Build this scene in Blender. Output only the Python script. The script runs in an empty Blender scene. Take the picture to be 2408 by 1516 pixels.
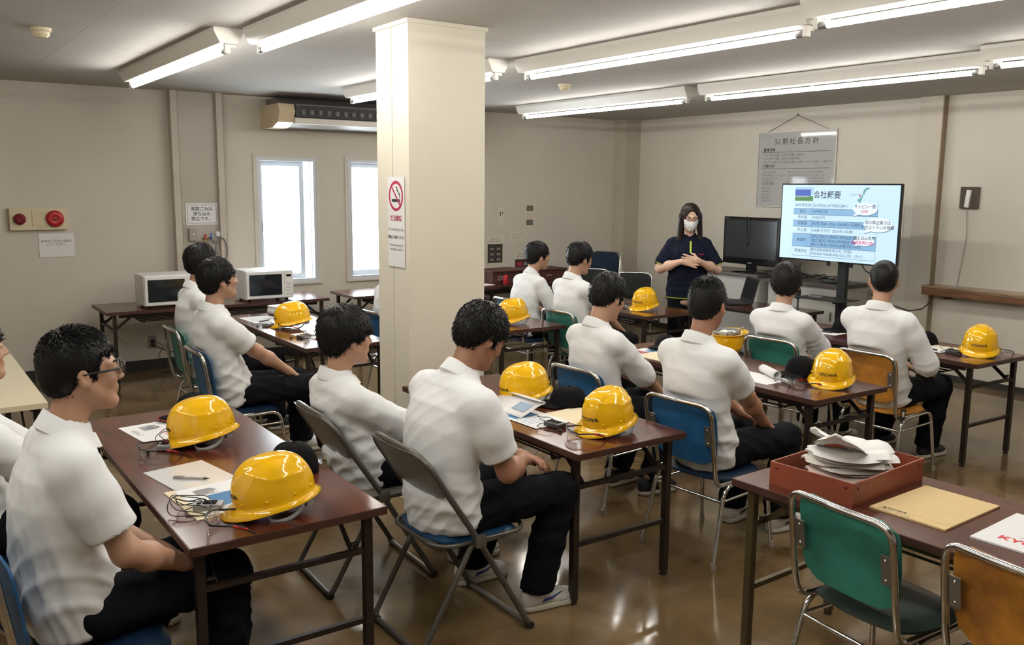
import bpy, bmesh, math, random
import numpy as np
from mathutils import Vector, Matrix

S = bpy.context.scene
COL = S.collection
PI = math.pi

# ------------------------------------------------------------------ camera
cam = bpy.data.cameras.new('camera')
cam.sensor_fit = 'HORIZONTAL'; cam.sensor_width = 36.0
cam.lens = 2094.8 / 2408 * 36.0
cam.clip_start = 0.05; cam.clip_end = 200
camo = bpy.data.objects.new('camera', cam); COL.objects.link(camo)
_y, _p, _r = math.radians(35.126), math.radians(-8.642), math.radians(0.517)
_fw = Vector((math.sin(_y)*math.cos(_p), math.cos(_y)*math.cos(_p), math.sin(_p)))
_ri = Vector((math.cos(_y), -math.sin(_y), 0)); _up = _ri.cross(_fw)
_r2 = _ri*math.cos(_r) + _up*math.sin(_r); _u2 = _up*math.cos(_r) - _ri*math.sin(_r)
_m = Matrix.Identity(4)
for _i in range(3):
    _m[_i][0] = _r2[_i]; _m[_i][1] = _u2[_i]; _m[_i][2] = -_fw[_i]
_m[2][3] = 1.80
camo.matrix_world = _m
S.camera = camo

# ------------------------------------------------------------------ daylight outside, exposure
W = bpy.data.worlds.new('overcast_sky'); S.world = W
W.use_nodes = True
_bg = W.node_tree.nodes['Background']
_bg.inputs[0].default_value = (0.86, 0.94, 1.0, 1)
_bg.inputs[1].default_value = 30.0
S.view_settings.view_transform = 'Standard'
S.view_settings.look = 'None'
S.view_settings.gamma = 1.0
S.view_settings.use_curve_mapping = False
S.view_settings.exposure = 0.15
S.cycles.max_bounces = 7; S.cycles.diffuse_bounces = 4; S.cycles.glossy_bounces = 3; S.cycles.transmission_bounces = 4; S.cycles.transparent_max_bounces = 6
S.cycles.caustics_reflective = False; S.cycles.caustics_refractive = False; S.cycles.adaptive_threshold = 0.02
TUBE_POWER = 54.0
SCREEN = 1.0

# ------------------------------------------------------------------ materials
MATS = {}
def mat(name, col, rough=0.6, metal=0.0, noise=None, bump=None, coat=0.0, spec=0.5, sss=0.0, trans=0.0, emit=None, alpha=1.0, stretch=(1,1,1)):
    """noise=(scale, amount, second colour or None); bump=(scale, strength)"""
    if name in MATS: return MATS[name]
    m = bpy.data.materials.new(name); m.use_nodes = True
    nt = m.node_tree; b = nt.nodes['Principled BSDF']
    b.inputs['Base Color'].default_value = (*col, 1)
    b.inputs['Roughness'].default_value = rough
    b.inputs['Metallic'].default_value = metal
    b.inputs['Specular IOR Level'].default_value = spec
    b.inputs['Coat Weight'].default_value = coat
    b.inputs['Coat Roughness'].default_value = 0.08
    if sss:
        b.inputs['Subsurface Weight'].default_value = sss
        b.inputs['Subsurface Radius'].default_value = (0.012, 0.005, 0.003)
        b.inputs['Subsurface Scale'].default_value = 1.0
    if trans: b.inputs['Transmission Weight'].default_value = trans
    if alpha < 1: b.inputs['Alpha'].default_value = alpha
    if emit:
        b.inputs['Emission Color'].default_value = (*emit[0], 1)
        b.inputs['Emission Strength'].default_value = emit[1]
    tc = mp = None
    if noise or bump:
        tc = nt.nodes.new('ShaderNodeTexCoord'); mp = nt.nodes.new('ShaderNodeMapping')
        mp.inputs['Scale'].default_value = stretch
        nt.links.new(tc.outputs['Object'], mp.inputs['Vector'])
    if noise:
        n = nt.nodes.new('ShaderNodeTexNoise'); n.inputs['Scale'].default_value = noise[0]
        n.inputs['Detail'].default_value = 6; n.inputs['Roughness'].default_value = 0.65
        nt.links.new(mp.outputs[0], n.inputs['Vector'])
        r = nt.nodes.new('ShaderNodeValToRGB')
        c2 = noise[2] if len(noise) > 2 and noise[2] else tuple(c*(1-noise[1]) for c in col)
        r.color_ramp.elements[0].position = 0.32; r.color_ramp.elements[0].color = (*c2, 1)
        r.color_ramp.elements[1].position = 0.68; r.color_ramp.elements[1].color = (*col, 1)
        nt.links.new(n.outputs['Fac'], r.inputs['Fac'])
        nt.links.new(r.outputs['Color'], b.inputs['Base Color'])
    if bump:
        n2 = nt.nodes.new('ShaderNodeTexNoise'); n2.inputs['Scale'].default_value = bump[0]
        n2.inputs['Detail'].default_value = 3
        nt.links.new(mp.outputs[0], n2.inputs['Vector'])
        bp = nt.nodes.new('ShaderNodeBump'); bp.inputs['Strength'].default_value = bump[1]
        bp.inputs['Distance'].default_value = 0.002
        nt.links.new(n2.outputs['Fac'], bp.inputs['Height'])
        nt.links.new(bp.outputs['Normal'], b.inputs['Normal'])
    MATS[name] = m
    return m

WALL = mat('wall_paint', (0.64, 0.598, 0.515), 0.75, noise=(1.1, 0.07), bump=(160, 0.25))
PILLAR = mat('pillar_paint', (0.74, 0.695, 0.58), 0.6, noise=(1.5, 0.05), bump=(160, 0.2))
def ceiling_mat():
    m = bpy.data.materials.new('acoustic_board'); m.use_nodes = True; nt = m.node_tree; b = nt.nodes['Principled BSDF']
    tc = nt.nodes.new('ShaderNodeTexCoord')
    v = nt.nodes.new('ShaderNodeTexVoronoi'); v.inputs['Scale'].default_value = 38
    n = nt.nodes.new('ShaderNodeTexNoise'); n.inputs['Scale'].default_value = 1.3; n.inputs['Detail'].default_value = 5
    nt.links.new(tc.outputs['Object'], v.inputs['Vector']); nt.links.new(tc.outputs['Object'], n.inputs['Vector'])
    r = nt.nodes.new('ShaderNodeValToRGB')
    r.color_ramp.elements[0].position = 0.05; r.color_ramp.elements[0].color = (0.28, 0.26, 0.23, 1)
    r.color_ramp.elements[1].position = 0.20; r.color_ramp.elements[1].color = (0.45, 0.435, 0.405, 1)
    nt.links.new(v.outputs['Distance'], r.inputs['Fac'])
    mx = nt.nodes.new('ShaderNodeMix'); mx.data_type = 'RGBA'; mx.blend_type = 'MULTIPLY'; mx.inputs[0].default_value = 0.35
    r2 = nt.nodes.new('ShaderNodeValToRGB'); r2.color_ramp.elements[0].position = 0.3; r2.color_ramp.elements[0].color = (0.75, 0.73, 0.7, 1)
    r2.color_ramp.elements[1].position = 0.6
    nt.links.new(n.outputs['Fac'], r2.inputs['Fac'])
    nt.links.new(r.outputs['Color'], mx.inputs[6]); nt.links.new(r2.outputs['Color'], mx.inputs[7])
    nt.links.new(mx.outputs[2], b.inputs['Base Color'])
    b.inputs['Roughness'].default_value = 0.85
    return m
CEIL = ceiling_mat()
def floor_mat():
    m = bpy.data.materials.new('polished_vinyl'); m.use_nodes = True; nt = m.node_tree; b = nt.nodes['Principled BSDF']
    tc = nt.nodes.new('ShaderNodeTexCoord')
    def noise(sc, det, dist=0.0):
        n = nt.nodes.new('ShaderNodeTexNoise'); n.inputs['Scale'].default_value = sc; n.inputs['Detail'].default_value = det
        n.inputs['Distortion'].default_value = dist; nt.links.new(tc.outputs['Object'], n.inputs['Vector']); return n
    a = noise(1.6, 8, 1.2); r = nt.nodes.new('ShaderNodeValToRGB')
    e = r.color_ramp.elements
    e[0].position = 0.3; e[0].color = (0.082, 0.049, 0.020, 1)
    e[1].position = 0.7; e[1].color = (0.235, 0.158, 0.076, 1)
    x = e.new(0.5); x.color = (0.155, 0.102, 0.047, 1)
    nt.links.new(a.outputs['Fac'], r.inputs['Fac']); nt.links.new(r.outputs['Color'], b.inputs['Base Color'])
    c = noise(3.5, 6, 0.5); rr = nt.nodes.new('ShaderNodeMapRange')
    rr.inputs[1].default_value = 0.3; rr.inputs[2].default_value = 0.7; rr.inputs[3].default_value = 0.05; rr.inputs[4].default_value = 0.17
    nt.links.new(c.outputs['Fac'], rr.inputs[0]); nt.links.new(rr.outputs[0], b.inputs['Roughness'])
    d = noise(5.0, 3); bp = nt.nodes.new('ShaderNodeBump'); bp.inputs['Strength'].default_value = 0.16; bp.inputs['Distance'].default_value = 0.003
    nt.links.new(d.outputs['Fac'], bp.inputs['Height']); nt.links.new(bp.outputs['Normal'], b.inputs['Normal'])
    b.inputs['Specular IOR Level'].default_value = 0.6
    return m
FLOOR = floor_mat()
def wood_mat(name, c1, c2, rough, axis=1, coat=0.4, scale=1.0):
    m = bpy.data.materials.new(name); m.use_nodes = True; nt = m.node_tree; b = nt.nodes['Principled BSDF']
    tc = nt.nodes.new('ShaderNodeTexCoord'); mp = nt.nodes.new('ShaderNodeMapping')
    s = [14*scale]*3; s[axis] = 1.1*scale; mp.inputs['Scale'].default_value = s
    nt.links.new(tc.outputs['Object'], mp.inputs['Vector'])
    n = nt.nodes.new('ShaderNodeTexNoise'); n.inputs['Scale'].default_value = 1.6; n.inputs['Detail'].default_value = 9
    n.inputs['Distortion'].default_value = 1.6; nt.links.new(mp.outputs[0], n.inputs['Vector'])
    r = nt.nodes.new('ShaderNodeValToRGB'); r.color_ramp.elements[0].position = 0.34; r.color_ramp.elements[0].color = (*c1, 1)
    r.color_ramp.elements[1].position = 0.66; r.color_ramp.elements[1].color = (*c2, 1)
    nt.links.new(n.outputs['Fac'], r.inputs['Fac']); nt.links.new(r.outputs['Color'], b.inputs['Base Color'])
    b.inputs['Roughness'].default_value = rough; b.inputs['Coat Weight'].default_value = coat; b.inputs['Coat Roughness'].default_value = 0.12
    return m
WOOD = wood_mat('rosewood_laminate', (0.044, 0.010, 0.005), (0.115, 0.028, 0.013), 0.20, coat=0.12)
WEDGE = mat('rosewood_edge_strip', (0.055, 0.022, 0.015), 0.4)
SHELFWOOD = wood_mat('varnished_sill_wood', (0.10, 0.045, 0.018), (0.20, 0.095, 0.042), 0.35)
CREAMTOP = mat('cream_laminate', (0.74, 0.66, 0.48), 0.35, noise=(2, 0.05))
LEGPAINT = mat('dark_brown_steel', (0.028, 0.018, 0.013), 0.45, metal=0.3, noise=(9, 0.25))
LEGBRASS = mat('worn_bronze_steel', (0.125, 0.095, 0.045), 0.42, metal=0.6, noise=(7, 0.3))
CHROME = mat('chrome', (0.72, 0.71, 0.69), 0.14, metal=1.0, noise=(16, 0.25))
DULLSTEEL = mat('dull_steel', (0.30, 0.28, 0.25), 0.38, metal=0.85, noise=(12, 0.25))
GREYPAINT = mat('grey_brown_paint', (0.125, 0.115, 0.098), 0.35, metal=0.4, noise=(12, 0.2))
VBLUE = mat('blue_vinyl', (0.016, 0.105, 0.26), 0.42, noise=(9, 0.3), bump=(220, 0.25))
VNAVY = mat('navy_vinyl', (0.006, 0.018, 0.045), 0.40, spec=0.3, noise=(6, 0.25), bump=(220, 0.25))
VGREEN = mat('green_vinyl', (0.030, 0.215, 0.165), 0.42, noise=(7, 0.35), bump=(220, 0.25))
VDKGREEN = mat('dark_green_vinyl', (0.018, 0.060, 0.042), 0.36, noise=(6, 0.25), bump=(220, 0.25))
VORANGE = mat('orange_vinyl', (0.56, 0.245, 0.028), 0.45, noise=(7, 0.3, (0.26, 0.10, 0.02)), bump=(220, 0.25))
VBROWN = mat('brown_vinyl', (0.10, 0.038, 0.020), 0.36, noise=(6, 0.25), bump=(220, 0.25))
VBLACK = mat('black_vinyl', (0.007, 0.009, 0.009), 0.5, spec=0.2, bump=(220, 0.25))
VTAUPE = mat('taupe_vinyl', (0.155, 0.140, 0.118), 0.33, noise=(6, 0.2), bump=(220, 0.2))
YELLOW = mat('yellow_helmet_plastic', (0.88, 0.49, 0.005), 0.09, coat=0.3)
GREYSTRAP = mat('grey_webbing', (0.40, 0.41, 0.40), 0.7)
WHITE = mat('white_plastic', (0.80, 0.80, 0.78), 0.4)
PAPER = mat('white_paper', (0.80, 0.80, 0.80), 0.7)
IVORYP = mat('ivory_plastic', (0.70, 0.62, 0.42), 0.45, noise=(4, 0.08))
KRAFT = mat('kraft_envelope', (0.64, 0.47, 0.235), 0.75, noise=(30, 0.06))
KRAFTL = mat('pale_kraft_envelope', (0.76, 0.66, 0.46), 0.75)
BLACK = mat('black_plastic', (0.012, 0.012, 0.013), 0.4)
BLACKGLOSS = mat('black_gloss', (0.006, 0.007, 0.009), 0.07)
INK = mat('black_ink', (0.02, 0.02, 0.025), 0.8)
GREYINK = mat('grey_ink', (0.16, 0.16, 0.16), 0.8)
REDINK = mat('red_ink', (0.62, 0.03, 0.05), 0.7)
REDPL = mat('red_plastic', (0.42, 0.012, 0.016), 0.35)
DKRED = mat('dark_red_plastic', (0.20, 0.010, 0.012), 0.4)
BLUEINK = mat('blue_print', (0.06, 0.20, 0.42), 0.7, noise=(40, 0.4))
SILVER = mat('silver_plastic', (0.32, 0.32, 0.32), 0.3, metal=0.5)
CLEAR = mat('clear_plastic', (0.95, 0.95, 0.95), 0.05, trans=0.9, alpha=0.35)
GLASS = mat('window_glass', (1, 1, 1), 0.0, trans=1.0, alpha=0.25)
ALU = mat('white_aluminium', (0.62, 0.66, 0.70), 0.4, metal=0.2)
CAPBLK = mat('black_cotton', (0.006, 0.006, 0.007), 0.9, spec=0.12, bump=(300, 0.3))
SKIN = mat('skin', (0.47, 0.265, 0.17), 0.5, noise=(14, 0.12))
SKINL = mat('fair_skin', (0.70, 0.45, 0.33), 0.5, noise=(14, 0.1))
SKIND = mat('tanned_skin', (0.36, 0.175, 0.105), 0.5, noise=(14, 0.12))
HAIR = mat('black_hair', (0.006, 0.0055, 0.0055), 0.45, spec=0.22)
HAIRB = mat('dark_brown_hair', (0.013, 0.007, 0.006), 0.42, spec=0.25)
SHIRT = mat('white_pique_cotton', (0.84, 0.855, 0.86), 0.9, spec=0.2, noise=(5, 0.04), bump=(420, 0.35))
TROUSER = mat('black_school_trousers', (0.0055, 0.006, 0.008), 0.9, spec=0.12, bump=(300, 0.3))
NAVY = mat('navy_polo_cotton', (0.006, 0.008, 0.020), 0.9, spec=0.15, bump=(400, 0.3))
LIME = mat('lime_trim', (0.45, 0.56, 0.04), 0.7)
SHOEW = mat('white_leather', (0.66, 0.65, 0.60), 0.45, noise=(9, 0.1))
SHOEB = mat('black_canvas', (0.014, 0.014, 0.016), 0.7)
SOLEW = mat('off_white_rubber', (0.55, 0.52, 0.44), 0.6)
EYEM = mat('dark_eye', (0.02, 0.012, 0.01), 0.15)
LIPM = mat('lip', (0.50, 0.20, 0.16), 0.5)

# ------------------------------------------------------------------ object helpers
def link(o):
    COL.objects.link(o); return o
def meshobj(name, verts, faces, material, parent=None, smooth=False, loc=None, rot=None):
    me = bpy.data.meshes.new(name)
    me.from_pydata([tuple(map(float, v)) for v in verts], [], faces); me.update()
    me.materials.append(material)
    if smooth: me.shade_smooth()
    o = link(bpy.data.objects.new(name, me))
    if parent is not None: o.parent = parent
    if loc is not None: o.location = loc
    if rot is not None: o.rotation_euler = rot
    return o
def npmesh(name, V, Q, material, parent=None, smooth=True):
    me = bpy.data.meshes.new(name)
    V = np.ascontiguousarray(V, dtype=np.float32); Q = np.ascontiguousarray(Q, dtype=np.int32)
    k = Q.shape[1]
    me.vertices.add(len(V)); me.vertices.foreach_set('co', V.ravel())
    me.loops.add(Q.size); me.loops.foreach_set('vertex_index', Q.ravel())
    me.polygons.add(len(Q)); me.polygons.foreach_set('loop_start', np.arange(0, Q.size, k, dtype=np.int32))
    me.polygons.foreach_set('loop_total', np.full(len(Q), k, dtype=np.int32))
    me.update(calc_edges=True); me.validate()
    me.materials.append(material)
    if smooth: me.shade_smooth()
    o = link(bpy.data.objects.new(name, me))
    if parent is not None: o.parent = parent
    return o
def tag(o, label=None, cat=None, group=None, kind=None):
    if label: o['label'] = label
    if cat: o['category'] = cat
    if group: o['group'] = group
    if kind: o['kind'] = kind
    return o
def thing(name, label, cat, loc=(0, 0, 0), rotz=0.0, group=None):
    o = link(bpy.data.objects.new(name, None)); o.empty_display_size = 0.1
    o.location = loc; o.rotation_euler = (0, 0, rotz)
    return tag(o, label, cat, group)
def copy_tree(o, parent=None):
    c = link(o.copy()); c.parent = parent
    for ch in list(o.children): copy_tree(ch, c)
    return c
def struct(o):
    o['kind'] = 'structure'; return o

class MB:
    """collects simple shapes into one mesh"""
    def __init__(s): s.v = []; s.f = []
    def add(s, vs, fs):
        n = len(s.v); s.v += [tuple(v) for v in vs]; s.f += [tuple(i+n for i in f) for f in fs]; return s
    def box(s, c, d, rot=None, bev=0.0):
        bm = bmesh.new(); bmesh.ops.create_cube(bm, size=1.0)
        for v in bm.verts: v.co = Vector((v.co.x*d[0], v.co.y*d[1], v.co.z*d[2]))
        if bev: bmesh.ops.bevel(bm, geom=bm.edges[:], offset=bev, segments=2, profile=0.6, affect='EDGES')
        bm.verts.index_update()
        M = Matrix.Translation(c) @ (rot if rot is not None else Matrix.Identity(4))
        s.add([M @ v.co for v in bm.verts], [[v.index for v in f.verts] for f in bm.faces]); bm.free(); return s
    def tube(s, pts, r, seg=10, closed=False, cap=True):
        pts = [Vector(p) for p in pts]; n = len(pts); rings = []
        rs = r if isinstance(r, (list, tuple)) else [r]*n
        t0 = (pts[1]-pts[0]).normalized()
        up = Vector((0, 0, 1)) if abs(t0.z) < 0.9 else Vector((1, 0, 0))
        a = t0.cross(up).normalized()
        for i, p in enumerate(pts):
            if closed: t = (pts[(i+1) % n]-pts[i-1])
            else: t = pts[min(i+1, n-1)]-pts[max(i-1, 0)]
            t.normalize()
            a = (a-t*a.dot(t))
            if a.length < 1e-6: a = t.orthogonal()
            a.normalize(); b = t.cross(a)
            rings.append([p+(a*math.cos(k*2*PI/seg)+b*math.sin(k*2*PI/seg))*rs[i] for k in range(seg)])
        vs = [v for rg in rings for v in rg]; fs = []
        m = n if closed else n-1
        for i in range(m):
            j = (i+1) % n
            for k in range(seg):
                l = (k+1) % seg
                fs.append((i*seg+k, i*seg+l, j*seg+l, j*seg+k))
        if cap and not closed:
            fs.append(tuple(reversed(range(seg)))); fs.append(tuple((n-1)*seg+k for k in range(seg)))
        return s.add(vs, fs)
    def bar(s, a, b, w, h=None, upv=(0, 0, 1)):
        a = Vector(a); b = Vector(b); h = h or w; d = (b-a).normalized(); u = Vector(upv)
        if abs(d.dot(u)) > 0.98: u = Vector((1, 0, 0))
        x = d.cross(u).normalized(); z = x.cross(d)
        vs = [p+x*sx*w/2+z*sz*h/2 for p in (a, b) for sx, sz in ((-1, -1), (1, -1), (1, 1), (-1, 1))]
        return s.add(vs, [(3, 2, 1, 0), (4, 5, 6, 7), (0, 1, 5, 4), (1, 2, 6, 5), (2, 3, 7, 6), (3, 0, 4, 7)])
    def lathe(s, prof, seg=20, c=(0, 0, 0), M=None):
        vs = []; fs = []
        for (r, z) in prof:
            for k in range(seg):
                p = Vector((r*math.cos(2*PI*k/seg), r*math.sin(2*PI*k/seg), z))
                if M is not None: p = M @ p
                vs.append(p+Vector(c))
        n = len(prof)
        for i in range(n-1):
            for k in range(seg):
                l = (k+1) % seg; fs.append((i*seg+k, i*seg+l, (i+1)*seg+l, (i+1)*seg+k))
        fs.append(tuple(reversed(range(seg)))); fs.append(tuple((n-1)*seg+k for k in range(seg)))
        return s.add(vs, fs)
    def prism(s, poly, z0, z1, M=None):
        n = len(poly); M = M or Matrix.Identity(4)
        vs = [M @ Vector((x, y, z0)) for x, y in poly]+[M @ Vector((x, y, z1)) for x, y in poly]
        fs = [tuple(reversed(range(n))), tuple(range(n, 2*n))]+[(i, (i+1) % n, n+(i+1) % n, n+i) for i in range(n)]
        return s.add(vs, fs)
    def ball(s, c, r, seg=12, rg=8):
        prof = []
        vs = []; fs = []
        rx = r if isinstance(r, (tuple, list)) else (r, r, r)
        for i in range(rg+1):
            th = PI*i/rg
            for k in range(seg):
                vs.append((c[0]+rx[0]*math.sin(th)*math.cos(2*PI*k/seg), c[1]+rx[1]*math.sin(th)*math.sin(2*PI*k/seg), c[2]-rx[2]*math.cos(th)))
        for i in range(rg):
            for k in range(seg):
                l = (k+1) % seg; fs.append((i*seg+k, i*seg+l, (i+1)*seg+l, (i+1)*seg+k))
        return s.add(vs, fs)
    def build(s, name, material, parent=None, smooth=False, loc=None, rot=None):
        o = meshobj(name, s.v, s.f, material, parent, smooth, loc, rot)
        return o
def autosmooth(o, ang=40):
    o.data.shade_smooth()
    try: o.data.set_sharp_from_angle(angle=math.radians(ang))
    except Exception: pass
    return o
def fillet(pts, r, n=5):
    """round the corners of a polyline"""
    pts = [Vector(p) for p in pts]; out = [pts[0]]
    for i in range(1, len(pts)-1):
        p = pts[i]; a = pts[i-1]-p; b = pts[i+1]-p
        q = min(r, a.length*0.49, b.length*0.49)
        A = p+a.normalized()*q; B = p+b.normalized()*q
        for k in range(n+1):
            t = k/n; out.append(A*(1-t)**2+p*2*t*(1-t)+B*t*t)
    out.append(pts[-1]); return out
def rrect(w, h, r, n=5, cx=0, cy=0):
    out = []
    for (sx, sy, a0) in ((1, 1, 0), (-1, 1, 90), (-1, -1, 180), (1, -1, 270)):
        for k in range(n+1):
            a = math.radians(a0+90*k/n)
            out.append((cx+sx*(w/2-r)+r*math.cos(a), cy+sy*(h/2-r)+r*math.sin(a)))
    return out
_TX = {}
_TS = bpy.data.scenes.new('text_layout')
def text_mesh(cu):
    """lay the characters out in a scratch scene and return their mesh"""
    o = bpy.data.objects.new('text', cu); _TS.collection.objects.link(o)
    vl = _TS.view_layers[0]; vl.update(); dg = vl.depsgraph
    me = bpy.data.meshes.new_from_object(o.evaluated_get(dg), depsgraph=dg)
    bpy.data.objects.remove(o); return me
def lettering(txt, size, material, parent, M, name='lettering', align='CENTER', depth=0.0004, sx=1.0, shear=0.0, bold=0.0):
    """flat printed characters: text laid out in the local XY plane, then placed by matrix M"""
    key = (txt, align, shear, bold)
    if key not in _TX:
        cu = bpy.data.curves.new('text', 'FONT'); cu.body = txt; cu.align_x = align; cu.align_y = 'CENTER'; cu.resolution_u = 2
        cu.space_line = 1.15; cu.shear = shear; cu.offset = bold
        me = text_mesh(cu)
        _TX[key] = ([v.co.copy() for v in me.vertices], [tuple(p.vertices) for p in me.polygons])
        bpy.data.curves.remove(cu); bpy.data.meshes.remove(me)
    V, F = _TX[key]
    o = meshobj(name, [M @ Vector((v.x*size*sx, v.y*size, depth)) for v in V], F, material, parent)
    return o
def small_print(n, size, material, parent, M, name='small_print', align='CENTER', seed=1, depth=0.0004):
    """a line of print too small to read: n character-sized groups of strokes"""
    r = random.Random(seed*131+n); mb = MB(); x0 = -n*size/2 if align == 'CENTER' else 0.0
    def q(x, y, w, h):
        k = len(mb.v); mb.v += [tuple(M @ Vector((a, b, depth))) for a, b in ((x, y), (x+w, y), (x+w, y+h), (x, y+h))]; mb.f.append((k, k+1, k+2, k+3))
    for i in range(n):
        x = x0+i*size; w = size*r.uniform(0.6, 0.85)
        for yy in (-0.38, -0.05, 0.28):
            if r.random() < 0.8: q(x+size*r.uniform(0.02, 0.12), size*yy, w*r.uniform(0.6, 1), size*0.11)
        q(x+w*r.uniform(0.3, 0.6), -size*0.4, size*0.11, size*0.8)
    return mb.build(name, material, parent)
def face_matrix(origin, right, up):
    r = Vector(right).normalized(); u = Vector(up).normalized(); n = r.cross(u)
    M = Matrix.Identity(4)
    for i in range(3): M[i][0] = r[i]; M[i][1] = u[i]; M[i][2] = n[i]; M[i][3] = origin[i]
    return M
# ------------------------------------------------------------------ the room
X0, X1, Y0, Y1, ZC = -2.6, 8.25, -2.6, 9.05, 2.68
def slab(name, lo, hi, m, parent=None):
    c = [(a+b)/2 for a, b in zip(lo, hi)]; d = [b-a for a, b in zip(lo, hi)]
    return MB().box(c, d).build(name, m, parent)
struct(slab('floor', (X0-.2, Y0-.2, -0.2), (X1+.2, Y1+.2, 0), FLOOR))
ceil = struct(slab('ceiling', (X0-.2, Y0-.2, ZC+0.014), (X1+.2, Y1+.2, ZC+0.2), mat('ceiling_joint', (0.36, 0.345, 0.32), 0.9)))
bw, bh = 1.82, 0.91
_b = MB().box((0, 0, 0), (bh-0.0016, bw-0.0016, 0.013)); first = None
nx = int((X1-X0)/bh)+1; ny = int((Y1-Y0)/bw)+1
for i in range(nx):
    for j in range(ny):
        xa = X0+i*bh; ya = Y0+j*bw-(0.91 if i % 2 else 0)
        xb = min(xa+bh, X1); yb = min(ya+bw, Y1); ya = max(ya, Y0)
        if xb-xa < 0.05 or yb-ya < 0.05: continue
        full = abs(xb-xa-bh) < 1e-6 and abs(yb-ya-bw) < 1e-6
        if full and first is not None:
            o = link(bpy.data.objects.new('ceiling_board', first.data)); o.parent = ceil
            o.location = ((xa+xb)/2, (ya+yb)/2, ZC+0.0065)
        else:
            o = MB().box((0, 0, 0), (xb-xa-0.0016, yb-ya-0.0016, 0.013)).build('ceiling_board', CEIL, ceil, loc=((xa+xb)/2, (ya+yb)/2, ZC+0.0065))
            if full: first = o
# window wall with two openings
WX = [(3.16, 3.80), (4.17, 4.81)]; WZ0, WZ1 = 0.78, 2.08
mb = MB()
def wb(x0, x1, z0, z1): mb.box(((x0+x1)/2, Y1+0.1, (z0+z1)/2), (x1-x0, 0.2, z1-z0))
wb(X0-.2, WX[0][0], 0, ZC+.1); wb(WX[0][1], WX[1][0], 0, ZC+.1); wb(WX[1][1], X1+.2, 0, ZC+.1)
for a, b in WX: wb(a, b, 0, WZ0); wb(a, b, WZ1, ZC+.1)
wl = struct(mb.build('wall_window', WALL))
struct(slab('wall_front', (X1, Y0, 0), (X1+.2, Y1, ZC+.1), WALL))
struct(slab('wall_back', (X0-.2, Y0, 0), (X0, Y1, ZC+.1), WALL))
struct(slab('wall_near', (X0-.2, Y0-.2, 0), (X1+.2, Y0, ZC+.1), WALL))
BASEB = mat('black_baseboard', (0.02, 0.018, 0.016), 0.5)
struct(slab('baseboard_window', (X0, Y1-0.012, 0), (X1, Y1-0.0005, 0.10), BASEB))
struct(slab('baseboard_front', (X1-0.012, Y0, 0), (X1-0.0005, Y1-0.02, 0.06), BASEB))
# windows: frame, sash, pane, latch
for n, (a, b) in enumerate(WX):
    w = thing('window_%d' % (n+1), None, None, ((a+b)/2, Y1, WZ0)); struct(w)
    ww = b-a; hh = WZ1-WZ0
    f = MB(); t = 0.035
    for sx in (-1, 1): f.box((sx*(ww/2-t/2), 0.07, hh/2), (t, 0.16, hh))
    f.box((0, 0.07, t/2), (ww-2*t, 0.16, t)); f.box((0, 0.07, hh-t/2), (ww-2*t, 0.16, t))
    f.build('window_frame', ALU, w)
    s = MB(); t2 = 0.05; iw = ww-2*t; ih = hh-2*t
    sw = iw-0.07
    for sx in (-1, 1): s.box((-0.035+sx*(sw/2-t2/2), 0.10, hh/2), (t2, 0.03, ih))
    s.box((-0.035, 0.10, t+t2/2), (sw-2*t2, 0.03, t2)); s.box((-0.035, 0.10, hh-t-t2/2), (sw-2*t2, 0.03, t2))
    s.build('sash', ALU, w)
    r = MB()
    for k in range(3): r.box((iw/2-0.008-k*0.022, 0.06+0.03*k, hh/2), (0.008, 0.02, ih))
    r.build('side_track', ALU, w)
    MB().box((-0.035, 0.10, hh/2), (sw-2*t2, 0.005, ih-2*t2)).build('pane', GLASS, w)
    MB().box((-ww/2+t+0.025, 0.075, hh*0.47), (0.022, 0.02, 0.07), bev=0.004).box((-ww/2+t+0.025, 0.065, hh*0.47-0.05), (0.014, 0.014, 0.06), bev=0.003).build('latch', SILVER, w)
    MB().box((iw/2-0.11, 0.083, t+0.022), (0.03, 0.012, 0.03), bev=0.003).build('sash_stopper', WHITE, w)
    MB().box((0, -0.01, -0.012), (ww+0.08, 0.035, 0.024)).box((0, -0.006, hh+0.012), (ww+0.08, 0.02, 0.024)).box((-ww/2-0.02, -0.006, hh/2), (0.04, 0.018, hh)).box((ww/2+0.02, -0.006, hh/2), (0.04, 0.018, hh)).build('window_trim', mat('window_trim_paint', (0.62, 0.58, 0.52), 0.5), w)
# pilasters
GREYB = mat('grey_beige_panel', (0.47, 0.43, 0.36), 0.4, noise=(2.5, 0.12))
STRIP = mat('strip_paint', (0.53, 0.48, 0.40), 0.5, noise=(3, 0.1))
p = struct(thing('trim_1', None, None, (2.555, Y1, 0)))
MB().box((0, -0.03, ZC/2), (0.37, 0.06, ZC)).build('panel', GREYB, p)
for x in (-0.215, 0.215):
    MB().box((x, -0.055, ZC/2), (0.06, 0.11, ZC)).build('edge_strip', STRIP, p)
    MB().box((x+0.034, -0.05, ZC/2), (0.008, 0.1, ZC)).build('edge_strip', mat('strip_dark', (0.30, 0.24, 0.18), 0.5), p)
p = struct(thing('trim_2', None, None, (X1, Y1, 0)))
MB().box((-0.13, -0.115, ZC/2), (0.26, 0.23, ZC)).build('column', mat('corner_column_paint', (0.50, 0.455, 0.37), 0.6, noise=(1.5, 0.15)), p)
p = struct(thing('trim_3', None, None, (X1, 4.78, 0)))
MB().box((-0.035, 0, ZC/2), (0.07, 0.23, ZC)).build('panel', mat('front_pilaster', (0.55, 0.50, 0.41), 0.5, noise=(1.5, 0.1)), p)
MB().box((-0.038, -0.120, ZC/2), (0.076, 0.010, ZC)).build('edge_strip', mat('strip_dark2', (0.28, 0.21, 0.14), 0.5), p)
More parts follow.
